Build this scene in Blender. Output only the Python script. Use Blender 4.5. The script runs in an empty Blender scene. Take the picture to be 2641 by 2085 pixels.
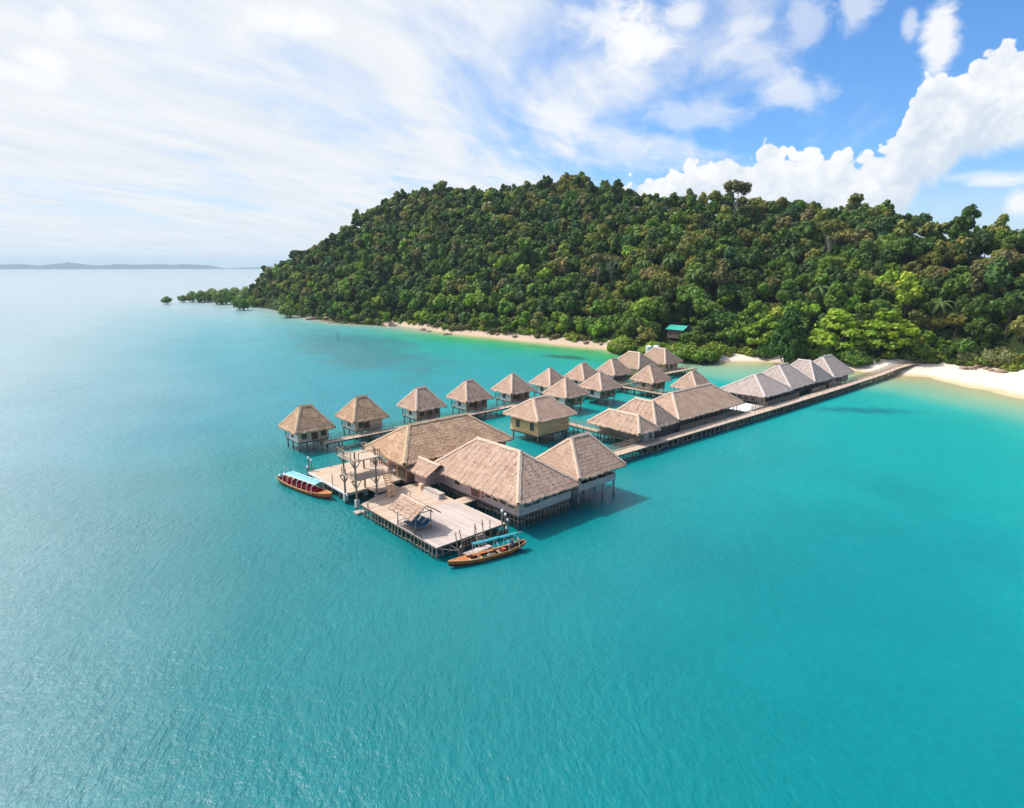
import bpy, bmesh, math, random
import numpy as np
from mathutils import Vector, Matrix, noise as mnoise

rad = math.radians
SC = bpy.context.scene
COL = SC.collection

# ------------------------------------------------------------------ camera
CAM_H = 30.0
AZ = rad(48.3)                      # heading of the camera, measured from the X axis (the jetty runs along X)
FWD = Vector((math.cos(AZ), math.sin(AZ), 0)); RGT = Vector((math.sin(AZ), -math.cos(AZ), 0))
PITCH = math.atan(355 / 1600)
cd = bpy.data.cameras.new('camera'); cam = bpy.data.objects.new('camera', cd); COL.objects.link(cam)
cd.sensor_width = 36; cd.lens = 36 * 1600 / 2641; cd.clip_start = 0.5; cd.clip_end = 60000
cam.location = (0, 0, CAM_H); cam.rotation_euler = (math.pi / 2 - PITCH, 0, AZ - math.pi / 2)
SC.camera = cam

# ------------------------------------------------------------------ light
SUN_AZ, SUN_EL = rad(117), rad(53)
sd = Vector((math.cos(SUN_AZ) * math.cos(SUN_EL), math.sin(SUN_AZ) * math.cos(SUN_EL), math.sin(SUN_EL)))
sl = bpy.data.lights.new('sun', 'SUN'); sl.energy = 4.6; sl.angle = rad(0.6); sl.color = (1.0, 0.95, 0.88)
so = bpy.data.objects.new('sun', sl); COL.objects.link(so)
so.rotation_euler = sd.to_track_quat('Z', 'Y').to_euler()
SC.view_settings.view_transform = 'Standard'; SC.view_settings.look = 'None'
SC.view_settings.exposure = 0.08; SC.view_settings.gamma = 1.0
SC.cycles.max_bounces = 6; SC.cycles.transparent_max_bounces = 6; SC.cycles.volume_bounces = 0

# ------------------------------------------------------------------ node helpers
class NT:
    """small expression builder for shader nodes"""
    def __init__(s, tree): s.t = tree
    def n(s, kind, **kw):
        nd = s.t.nodes.new(kind)
        for k, v in kw.items(): setattr(nd, k, v)
        return nd
    def put(s, sock, v):
        if isinstance(v, bpy.types.NodeSocket): s.t.links.new(v, sock)
        else: sock.default_value = v
    def m(s, op, a, b=0.0, c=0.0, clamp=False):
        nd = s.n('ShaderNodeMath', operation=op, use_clamp=clamp)
        s.put(nd.inputs[0], a); s.put(nd.inputs[1], b); s.put(nd.inputs[2], c)
        return nd.outputs[0]
    def vm(s, op, a, b=(0, 0, 0), out=0):
        nd = s.n('ShaderNodeVectorMath', operation=op)
        s.put(nd.inputs[0], a); s.put(nd.inputs[1], b)
        return nd.outputs['Value' if op in ('DOT_PRODUCT', 'LENGTH') else 'Vector']
    def comb(s, x, y, z):
        nd = s.n('ShaderNodeCombineXYZ'); s.put(nd.inputs[0], x); s.put(nd.inputs[1], y); s.put(nd.inputs[2], z); return nd.outputs[0]
    def sep(s, v):
        nd = s.n('ShaderNodeSeparateXYZ'); s.put(nd.inputs[0], v); return nd.outputs
    def noise(s, vec, scale, detail=3.0, rough=0.55, dist=0.0, dim='3D'):
        nd = s.n('ShaderNodeTexNoise', noise_dimensions=dim)
        s.put(nd.inputs['Vector'], vec); nd.inputs['Scale'].default_value = scale; nd.inputs['Detail'].default_value = detail
        nd.inputs['Roughness'].default_value = rough; nd.inputs['Distortion'].default_value = dist
        return nd.outputs['Fac']
    def wn(s, vec):
        nd = s.n('ShaderNodeTexWhiteNoise', noise_dimensions='3D'); s.put(nd.inputs['Vector'], vec); return nd.outputs['Value']
    def mr(s, v, a, b, c=0.0, d=1.0, smooth=False):
        nd = s.n('ShaderNodeMapRange', interpolation_type='SMOOTHSTEP' if smooth else 'LINEAR')
        s.put(nd.inputs[0], v); s.put(nd.inputs[1], a); s.put(nd.inputs[2], b); s.put(nd.inputs[3], c); s.put(nd.inputs[4], d)
        return nd.outputs[0]
    def mix(s, f, a, b, blend='MIX'):
        nd = s.n('ShaderNodeMix', data_type='RGBA', blend_type=blend)
        s.put(nd.inputs['Factor'], f)
        ca = nd.inputs[6]; cb = nd.inputs[7]
        s.put(ca, a if isinstance(a, bpy.types.NodeSocket) else (*a[:3], 1)); s.put(cb, b if isinstance(b, bpy.types.NodeSocket) else (*b[:3], 1))
        return nd.outputs[2]
    def ramp(s, v, stops):
        nd = s.n('ShaderNodeValToRGB'); cr = nd.color_ramp
        while len(cr.elements) < len(stops): cr.elements.new(0.5)
        for e, (p, c) in zip(cr.elements, stops):
            e.position = p; e.color = (c, c, c, 1) if isinstance(c, (int, float)) else (*c, 1)
        s.put(nd.inputs[0], v); return nd.outputs[0]
    def scale(s, col, f):
        return s.vm('MULTIPLY', col, s.comb(f, f, f))

def lin(r, g, b):
    f = lambda c: (c / 255 / 12.92) if c / 255 <= 0.04045 else ((c / 255 + 0.055) / 1.055) ** 2.4
    return (f(r), f(g), f(b))

# ------------------------------------------------------------------ world: Nishita sky with procedural clouds in direction space
W = bpy.data.worlds.new('World'); SC.world = W; W.use_nodes = True
W.node_tree.nodes.clear(); n = NT(W.node_tree)
sky = n.n('ShaderNodeTexSky', sky_type='NISHITA', sun_disc=False, sun_elevation=SUN_EL, sun_rotation=math.pi / 2 - SUN_AZ,
          altitude=0.0, air_density=1.0, dust_density=0.6, ozone_density=2.0)
tc = n.n('ShaderNodeTexCoord'); D = n.vm('NORMALIZE', tc.outputs['Generated'])
dz = n.sep(D)[2]
fx = n.vm('DOT_PRODUCT', D, tuple(FWD)); rx = n.vm('DOT_PRODUCT', D, tuple(RGT))
az = n.m('MULTIPLY', n.m('ARCTAN2', rx, fx), 57.2958)      # degrees to the right of the camera heading
el = n.m('MULTIPLY', n.m('ARCSINE', dz), 57.2958)          # degrees above the horizon
skyc = n.vm('MULTIPLY', sky.outputs[0], (0.074, 0.124, 0.176))
# cloud-layer coordinates: a flat layer seen in perspective
inv = n.m('DIVIDE', 1.0, n.m('ADD', n.m('MAXIMUM', dz, 0.0), 0.10))
px = n.m('MULTIPLY', rx, inv); py = n.m('MULTIPLY', fx, inv)
ca, sa = math.cos(rad(22)), math.sin(rad(22))
al = n.m('ADD', n.m('MULTIPLY', px, sa), n.m('MULTIPLY', py, ca)); ac = n.m('SUBTRACT', n.m('MULTIPLY', px, ca), n.m('MULTIPLY', py, sa))
P1 = n.comb(n.m('MULTIPLY', al, 0.62), n.m('MULTIPLY', ac, 1.25), 3.7)
P2 = n.comb(n.m('MULTIPLY', al, 0.8), n.m('MULTIPLY', ac, 1.9), 11.3)
c1 = n.noise(P1, 0.75, 7.0, 0.55, 0.9); c2 = n.noise(P2, 1.9, 6.0, 0.6, 0.6)
azn = n.mr(az, -45, 45)
cover = n.ramp(azn, [(0.0, 0.87), (0.28, 0.86), (0.48, 0.78), (0.60, 0.60), (0.72, 0.42), (0.86, 0.20), (0.95, 0.06)])
inview = n.mr(n.m('ABSOLUTE', az), 60, 100, 1.0, 0.52)
cover = n.m('MULTIPLY', cover, inview)
low = n.mr(el, 0, 9, 1.0, 0.0, True)
lowl = n.m('MULTIPLY', low, n.mr(az, -5, 32, 1.0, 0.45))
f1 = n.m('ADD', n.m('MULTIPLY', c1, 0.75), n.m('MULTIPLY', c2, 0.35))
thr = n.m('SUBTRACT', 0.84, n.m('MULTIPLY', cover, 0.62))
veil = n.mr(n.m('SUBTRACT', f1, thr), -0.04, 0.26, 0.0, 1.0, True)
veil = n.m('MULTIPLY', veil, n.mr(cover, 0.0, 0.6, 0.55, 0.97))
veil = n.m('MAXIMUM', veil, n.m('MULTIPLY', lowl, 0.93))
haze0 = n.m('MULTIPLY', n.mr(az, -34, 16, 0.68, 0.0, True), 1.0)
base = n.mix(n.m('MAXIMUM', haze0, n.m('MULTIPLY', low, 0.35)), skyc, (0.72, 0.80, 0.88))
vcol = n.mix(n.mr(c2, 0.3, 0.7, 0, 1), (0.755, 0.81, 0.87), (0.90, 0.915, 0.935))
c = n.mix(veil, base, vcol)
# soft separate puffs
AEV = n.comb(n.m('MULTIPLY', az, 0.16), n.m('MULTIPLY', el, 0.22), 0.0)
bn = n.m('SUBTRACT', n.noise(AEV, 1.6, 7.0, 0.62, 0.5), 0.5)
def ae(x, y):
    d = (FWD * math.cos(PITCH) - Vector((0, 0, math.sin(PITCH)))) * 1600 + RGT * (x - 1320.5) + (FWD * math.sin(PITCH) + Vector((0, 0, math.cos(PITCH)))) * (1042.5 - y)
    d.normalize(); return math.degrees(math.atan2(d.dot(RGT), d.dot(FWD))), math.degrees(math.asin(d.z))
PUFF = [(1640, 105, 3.6, 2.9, .96), (1545, 60, 3.4, 2.2, .7), (1760, 40, 2.0, 1.3, .75), (2030, 245, 3.4, 1.5, .55), (2090, 60, 2.0, 2.2, .45), (2200, 40, 1.6, 1.8, .55),
        (2432, 80, 1.25, 3.4, .93), (2345, 65, .55, 1.1, .55), (1450, 300, 3.0, 2.2, .6), (770, 60, 3.6, 1.3, .85), (100, 150, 2.0, .8, .95), (35, 185, 2.4, 1.0, .9),
        (160, 60, 1.2, .7, .7), (340, 75, 3.6, .9, .6), (1790, 300, 5, 1.2, .45), (1930, 70, 2.6, 1.0, .5), (1920, 130, 2.4, .9, .4), (2590, 465, 2.6, .45, .8), (2630, 525, .9, 1.0, .95), (2540, 455, 3.2, .5, .5)]
for (X, Y, sx, sy, st) in PUFF:
    a0, e0 = ae(X, Y)
    da = n.m('DIVIDE', n.m('SUBTRACT', az, a0), sx); de = n.m('DIVIDE', n.m('SUBTRACT', el, e0), sy)
    r2 = n.m('SQRT', n.m('ADD', n.m('MULTIPLY', da, da), n.m('MULTIPLY', de, de)))
    mk = n.mr(n.m('ADD', n.m('SUBTRACT', 1.0, r2), n.m('MULTIPLY', bn, 2.6)), -0.15, 0.75, 0.0, st, True)
    c = n.mix(mk, c, (0.955, 0.96, 0.97))
# the cumulus bank over the right of the island
prof = [(1500, 520), (1560, 490), (1622, 462), (1690, 438), (1746, 421), (1827, 409), (1870, 390), (1905, 395), (1944, 400), (1965, 368), (1990, 352), (2012, 375), (2030, 398), (2065, 376),
        (2099, 362), (2130, 385), (2168, 382), (2230, 404), (2291, 366), (2325, 318), (2350, 245), (2384, 196), (2446, 172), (2490, 170), (2533, 118), (2589, 90), (2641, 100), (2750, 60), (2900, 130)]
A0, A1, EM = 4.0, 46.0, 18.0
def pr(pts):
    out = []
    for (X, Y) in pts:
        a, e = ae(X, Y); out.append((min(1, max(0, (a - A0) / (A1 - A0))), max(0.0, e / EM)))
    return out
anb = n.mr(az, A0, A1)
etop = n.m('MULTIPLY', n.ramp(anb, pr(prof)), EM)
ebot = n.m('MULTIPLY', n.ramp(anb, [(0.0, 0.0), (0.60, 0.0)] + pr([(2380, 470), (2440, 455), (2480, 405), (2560, 395), (2641, 385), (2750, 380)])), EM)
BV = n.comb(n.m('MULTIPLY', az, 0.5), n.m('MULTIPLY', el, 0.55), 2.0)
vo = n.n('ShaderNodeTexVoronoi', feature='SMOOTH_F1'); n.put(vo.inputs['Vector'], BV); vo.inputs['Scale'].default_value = 1.15; vo.inputs['Smoothness'].default_value = 0.35
vo2 = n.n('ShaderNodeTexVoronoi', feature='SMOOTH_F1'); n.put(vo2.inputs['Vector'], BV); vo2.inputs['Scale'].default_value = 2.9; vo2.inputs['Smoothness'].default_value = 0.3
puffy = n.m('ADD', n.m('MULTIPLY', n.m('SUBTRACT', 0.45, vo.outputs[0]), 1.9), n.m('MULTIPLY', n.m('SUBTRACT', 0.42, vo2.outputs[0]), 1.25))
wob = n.m('ADD', puffy, n.m('ADD', n.m('MULTIPLY', n.m('SUBTRACT', n.noise(BV, 4.0, 6.0, 0.6), 0.5), 0.9), n.m('MULTIPLY', n.m('SUBTRACT', n.noise(BV, 0.7, 3.0, 0.5), 0.5), 0.9)))
mt = n.mr(n.m('SUBTRACT', n.m('ADD', etop, wob), el), 0.0, 0.28, 0, 1, True)
mb = n.mr(n.m('ADD', n.m('SUBTRACT', el, ebot), n.m('MULTIPLY', bn, 4.0)), -0.7, 0.9, 0, 1, True)
bank = n.m('MULTIPLY', mt, mb)
bank = n.m('MULTIPLY', bank, n.mr(az, 6, 9, 0, 1, True))
depth = n.m('SUBTRACT', etop, el)
sh = n.m('ADD', n.m('MULTIPLY', puffy, 0.15), n.m('SUBTRACT', 0.84, n.mr(depth, 0.3, 7, 0.0, 0.42)))
sh = n.m('ADD', sh, n.m('MULTIPLY', n.m('SUBTRACT', n.noise(BV, 0.55, 7.0, 0.62, 0.6), 0.5), 1.25))
bcol = n.mix(n.mr(sh, 0.40, 0.86), (0.66, 0.74, 0.84), (0.975, 0.975, 0.975))
c = n.mix(n.m('MULTIPLY', bank, 0.985), c, bcol)
# brightness added to the unseen sky round the sun, lifting left walls and water
sdot = n.m('MAXIMUM', n.vm('DOT_PRODUCT', D, tuple(sd)), 0.0)
glow = n.m('MULTIPLY', n.m('POWER', sdot, 6.0), n.mr(el, 18, 36, 0.0, 2.8, True))
c = n.mix(1.0, c, n.vm('MULTIPLY', (1.0, 0.97, 0.92), n.comb(glow, glow, glow)), 'ADD')
bg = n.n('ShaderNodeBackground'); n.put(bg.inputs[0], c); bg.inputs[1].default_value = 1.0
wo = n.n('ShaderNodeOutputWorld'); W.node_tree.links.new(bg.outputs[0], wo.inputs[0])

# ------------------------------------------------------------------ materials
def new_mat(name):
    m = bpy.data.materials.new(name); m.use_nodes = True; m.node_tree.nodes.clear()
    t = NT(m.node_tree); out = t.n('ShaderNodeOutputMaterial'); bs = t.n('ShaderNodeBsdfPrincipled')
    m.node_tree.links.new(bs.outputs[0], out.inputs[0]); return m, t, bs, out
def bump(t, bs, h, strength=0.5, dist=0.05):
    b = t.n('ShaderNodeBump'); b.inputs['Strength'].default_value = strength; b.inputs['Distance'].default_value = dist
    t.put(b.inputs['Height'], h); t.put(bs.inputs['Normal'], b.outputs[0]); return b

def wood(name, ca, cb, axis='Z', width=0.22, rough=0.8, gap=0.35, length=2.4, stain=0.35):
    """weathered boards: axis is the direction the boards are laid side by side in"""
    m, t, bs, _ = new_mat(name)
    co = t.n('ShaderNodeTexCoord').outputs['Object']; s = t.sep(co)
    other = {'Z': t.m('ADD', s[0], s[1]), 'X': s[1], 'Y': s[0]}[axis]
    ax = {'Z': s[2], 'X': s[0], 'Y': s[1]}[axis]
    u = t.m('DIVIDE', ax, width); fl = t.m('FLOOR', u); fr = t.m('FRACT', u)
    off = t.m('MULTIPLY', t.wn(t.comb(fl, 3.1, 0)), 5.0)
    seg = t.m('FLOOR', t.m('DIVIDE', t.m('ADD', other, off), length))
    r = t.wn(t.comb(fl, seg, 7.7))
    grain = t.noise(t.comb(t.m('MULTIPLY', other, 0.6), t.m('MULTIPLY', ax, 9.0), s[2]), 2.0, 3, 0.6)
    blot = t.noise(co, 0.45, 4, 0.6)
    f = t.m('ADD', t.m('MULTIPLY', r, 0.5), t.m('ADD', t.m('MULTIPLY', grain, 0.3), t.m('MULTIPLY', blot, stain)), clamp=True)
    col = t.mix(f, ca, cb)
    edge = t.m('MULTIPLY', t.m('MINIMUM', fr, t.m('SUBTRACT', 1.0, fr)), width)
    ln = t.mr(edge, 0.0, 0.022, gap, 1.0)
    col = t.scale(col, ln)
    t.put(bs.inputs['Base Color'], col); bs.inputs['Roughness'].default_value = rough
    bump(t, bs, t.m('ADD', ln, t.m('MULTIPLY', grain, 0.5)), 0.4, 0.02)
    return m

def plain(name, ca, cb=None, rough=0.7, scale=1.5, metal=0.0):
    m, t, bs, _ = new_mat(name)
    cb = cb or tuple(x * 0.75 for x in ca)
    co = t.n('ShaderNodeTexCoord').outputs['Object']
    f = t.noise(co, scale, 5, 0.65)
    t.put(bs.inputs['Base Color'], t.mix(t.mr(f, 0.3, 0.7), ca, cb))
    bs.inputs['Roughness'].default_value = rough; bs.inputs['Metallic'].default_value = metal
    return m

def pole_mat(name, ca, cb):
    m, t, bs, _ = new_mat(name)
    co = t.n('ShaderNodeTexCoord').outputs['Object']; s = t.sep(co)
    f = t.noise(t.comb(t.m('MULTIPLY', s[0], 3), t.m('MULTIPLY', s[1], 3), t.m('MULTIPLY', s[2], 0.8)), 1.5, 4, 0.65)
    wet = t.mr(t.m('ADD', s[2], t.m('MULTIPLY', f, 0.5)), 0.35, 0.75, 0.42, 1.0)
    t.put(bs.inputs['Base Color'], t.scale(t.mix(t.mr(f, 0.3, 0.7), ca, cb), wet)); bs.inputs['Roughness'].default_value = 0.8
    return m

def thatch(name, ca, cb, cc, seam=0.0, panel=1.0, row=0.5, contrast=1.0, rough_straw=1.0):
    """UV: u metres along the eave, v metres up the slope"""
    m, t, bs, _ = new_mat(name)
    uv = t.n('ShaderNodeUVMap').outputs[0]; s = t.sep(uv); u, v = s[0], s[1]
    big = t.noise(t.comb(u, v, 0), 0.55, 4, 0.6)
    wv = t.m('MULTIPLY', t.m('SUBTRACT', t.noise(t.comb(u, t.m('MULTIPLY', v, .8), 5.0), 1.3, 3, .6), 0.5), 0.55)
    pu = t.m('DIVIDE', t.m('ADD', u, wv), panel); pf = t.m('FRACT', pu)
    vv = t.m('ADD', v, t.m('MULTIPLY', t.wn(t.comb(t.m('FLOOR', pu), 9.1, 0)), 0.3))
    rv = t.m('DIVIDE', vv, row); rf = t.m('FRACT', rv)
    cell = t.wn(t.comb(t.m('FLOOR', pu), t.m('FLOOR', rv), 1.0))
    straw = t.noise(t.comb(t.m('MULTIPLY', u, 5.0), t.m('MULTIPLY', v, 2.0), 0), 1.7, 4, 0.75, 0.9)
    clump = t.noise(t.comb(t.m('MULTIPLY', u, 1.5), v, 2.0), 2.6, 4, 0.65, 0.8)
    f = t.m('ADD', t.m('MULTIPLY', t.m('SUBTRACT', straw, 0.5), 1.5 * rough_straw), t.m('ADD', t.m('MULTIPLY', t.m('SUBTRACT', clump, 0.5), 0.85), t.m('MULTIPLY', t.m('SUBTRACT', cell, 0.5), 0.16)))
    f = t.m('ADD', t.m('MULTIPLY', f, contrast), t.m('ADD', 0.5, t.m('MULTIPLY', t.m('SUBTRACT', big, 0.5), 0.8)), clamp=True)
    col = t.mix(t.mr(f, 0.0, 0.5), ca, cb); col = t.mix(t.mr(f, 0.5, 1.0), col, cc)
    if seam > 0:
        e = t.m('MULTIPLY', t.m('MINIMUM', pf, t.m('SUBTRACT', 1.0, pf)), panel)
        gap = t.m('MULTIPLY', t.mr(e, 0.03, 0.14, 1.0, 0.0), t.mr(t.noise(t.comb(u, t.m('MULTIPLY', v, .7), 8.), 1.4, 2, .5), 0.38, 0.62, 0.15, 1.0))
        col = t.mix(t.m('MULTIPLY', gap, seam), col, tuple(x * 0.38 for x in ca))
    t.put(bs.inputs['Base Color'], col); bs.inputs['Roughness'].default_value = 0.9; bs.inputs['Specular IOR Level'].default_value = 0.2
    bump(t, bs, t.m('ADD', t.m('MULTIPLY', straw, 0.8), clump), 0.9, 0.08)
    return m

M = {}
M['th_brown'] = thatch('thatch_brown', (0.15, 0.083, 0.05), (0.40, 0.25, 0.155), (0.59, 0.42, 0.285), 0.0, 1.0, 0.45, 1.25)
M['th_pink'] = thatch('thatch_weathered', (0.20, 0.118, 0.080), (0.405, 0.270, 0.198), (0.565, 0.410, 0.318), 0.62, 1.05, 0.5, 1.0)
M['th_fine'] = thatch('thatch_even', (0.205, 0.122, 0.080), (0.40, 0.265, 0.190), (0.55, 0.395, 0.302), 0.12, 1.05, 0.5, 1.0)
M['th_grey'] = thatch('thatch_grey', (0.22, 0.162, 0.137), (0.375, 0.303, 0.27), (0.50, 0.42, 0.385), 0.55, 1.1, 0.5, 0.75)
M['th_old'] = thatch('thatch_old', (0.17, 0.105, 0.07), (0.32, 0.215, 0.155), (0.42, 0.31, 0.24), 0.0, 1.0, 0.4, 0.7)
M['cap_brown'] = thatch('cap_straw', (0.28, 0.19, 0.11), (0.45, 0.33, 0.21), (0.60, 0.47, 0.33), 0.0, 1.0, 0.5, 0.8)
M['cap_pale'] = thatch('cap_pale', (0.36, 0.25, 0.175), (0.52, 0.385, 0.295), (0.63, 0.49, 0.385), 0.0, 1.0, 0.5, 0.55)
M['cap_grey'] = thatch('cap_grey', (0.36, 0.295, 0.26), (0.47, 0.405, 0.37), (0.56, 0.50, 0.465), 0.0, 1.0, 0.5, 0.55)
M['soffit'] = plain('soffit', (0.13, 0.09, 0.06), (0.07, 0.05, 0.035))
M['w_white'] = wood('boards_whitewashed', (0.72, 0.60, 0.54), (0.92, 0.83, 0.77), 'Z', 0.24, gap=0.62)
M['w_mauve'] = wood('boards_weathered', (0.36, 0.235, 0.215), (0.68, 0.50, 0.46), 'Z', 0.24, gap=0.5)
M['w_brown'] = wood('boards_brown', (0.22, 0.10, 0.062), (0.52, 0.29, 0.18), 'Z', 0.26, gap=0.45)
M['w_fresh'] = wood('boards_fresh', (0.66, 0.27, 0.11), (0.98, 0.54, 0.26), 'Z', 0.26, gap=0.5)
M['w_beige'] = wood('boards_beige', (0.52, 0.29, 0.18), (0.90, 0.64, 0.45), 'Z', 0.26, gap=0.5)
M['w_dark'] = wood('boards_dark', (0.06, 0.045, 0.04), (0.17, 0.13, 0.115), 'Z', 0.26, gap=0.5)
M['deck_y'] = wood('deck_boards_pale', (0.28, 0.21, 0.17), (0.52, 0.43, 0.375), 'X', 0.20, gap=0.55, length=3.0, stain=0.6)
M['deck_x'] = wood('deck_boards_tan', (0.30, 0.19, 0.125), (0.55, 0.415, 0.31), 'Y', 0.20, gap=0.6, length=3.0, stain=0.5)
M['deck_w'] = wood('walk_boards', (0.33, 0.225, 0.15), (0.55, 0.42, 0.31), 'X', 0.18, gap=0.6, length=1.5)
M['deck_g'] = wood('walk_boards_grey', (0.34, 0.24, 0.17), (0.56, 0.43, 0.33), 'X', 0.18, gap=0.55, length=1.5)
M['deck_white'] = wood('terrace_boards_bleached', (0.62, 0.57, 0.54), (0.78, 0.74, 0.71), 'X', 0.2, gap=0.8)
M['pole'] = pole_mat('poles', (0.30, 0.235, 0.18), (0.155, 0.115, 0.085))
M['pole_pale'] = pole_mat('poles_pale', (0.37, 0.285, 0.215), (0.19, 0.14, 0.105))
M['rail'] = plain('rails', (0.36, 0.28, 0.20), (0.20, 0.15, 0.105))
M['conc'] = plain('concrete', (0.50, 0.47, 0.45), (0.36, 0.34, 0.325))
M['dark'] = plain('dark_opening', (0.018, 0.015, 0.014), (0.03, 0.024, 0.02), 0.5)
M['glass'] = plain('window_glass', (0.03, 0.035, 0.035), (0.06, 0.065, 0.06), 0.12)
M['frame'] = plain('window_frame', (0.20, 0.14, 0.10), (0.12, 0.085, 0.06))
M['door'] = plain('door_wood', (0.17, 0.085, 0.05), (0.10, 0.055, 0.035))
M['orange'] = plain('buoy_orange', (0.72, 0.10, 0.03), (0.60, 0.08, 0.025), 0.5)
M['white'] = plain('white_paint', (0.80, 0.79, 0.77), (0.70, 0.69, 0.68), 0.5)
M['teal'] = plain('teal_canvas', (0.12, 0.35, 0.38), (0.17, 0.40, 0.43), 0.7, 3.0)
M['teal2'] = plain('turquoise_canvas', (0.012, 0.27, 0.31), (0.02, 0.20, 0.24), 0.7, 6.0)
M['cushion'] = plain('blue_cushion', (0.006, 0.11, 0.20), (0.01, 0.15, 0.25), 0.75, 3.0)
M['hull'] = plain('varnished_hull', (0.54, 0.155, 0.025), (0.40, 0.10, 0.016), 0.35, 2.5)
M['hull_tan'] = plain('tan_hull', (0.56, 0.30, 0.12), (0.40, 0.19, 0.07), 0.4, 2.5)
M['hull_in'] = plain('hull_inside', (0.20, 0.075, 0.03), (0.11, 0.04, 0.02), 0.6, 2.5)
M['hull_red'] = plain('hull_red_paint', (0.20, 0.022, 0.015), (0.12, 0.015, 0.012), 0.5)
M['red'] = plain('red_vest', (0.50, 0.012, 0.035), (0.36, 0.01, 0.02), 0.7, 4.0)
M['blue'] = plain('blue_cloth', (0.015, 0.04, 0.38), (0.01, 0.03, 0.22), 0.8, 5)
M['navy'] = plain('dark_trousers', (0.012, 0.014, 0.03), None, 0.8)
M['skin'] = plain('skin', (0.28, 0.145, 0.085), None, 0.55)
M['hair'] = plain('hair', (0.012, 0.010, 0.009), None, 0.5)
M['straw'] = plain('straw_hat', (0.55, 0.42, 0.24), None, 0.85)
M['motor'] = plain('motor_cowling', (0.55, 0.54, 0.55), (0.42, 0.42, 0.45), 0.35)
M['motor_dark'] = plain('motor_leg', (0.02, 0.02, 0.022), None, 0.4)
M['yellow'] = plain('yellow_plastic', (0.45, 0.33, 0.03), None, 0.5)
M['redbox'] = plain('red_crate', (0.48, 0.07, 0.03), None, 0.6)
M['green_roof'] = plain('green_metal_roof', (0.01, 0.34, 0.25), (0.015, 0.25, 0.19), 0.45)
M['rock'] = plain('rock', (0.36, 0.24, 0.165), (0.17, 0.115, 0.085), 0.85, 0.9)
M['bark'] = plain('bark', (0.30, 0.255, 0.205), (0.16, 0.13, 0.10), 0.9, 2.0)
M['bark_dark'] = plain('bark_dark', (0.10, 0.08, 0.06), (0.05, 0.042, 0.035), 0.9, 2.0)

# ------------------------------------------------------------------ mesh builder
def tag(o, label=None, cat=None, group=None, kind=None):
    if label: o['label'] = label
    if cat: o['category'] = cat
    if group: o['group'] = group
    if kind: o['kind'] = kind
    return o
def thing(name, label, cat, loc, group=None, rz=0.0):
    o = bpy.data.objects.new(name, None); COL.objects.link(o); o.location = loc; o.rotation_euler = (0, 0, rz)
    o.empty_display_size = 0.5
    return tag(o, label, cat, group)
def root_off(p):
    v = Vector((0, 0, 0))
    while p is not None: v += p.location; p = p.parent
    return v

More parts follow.
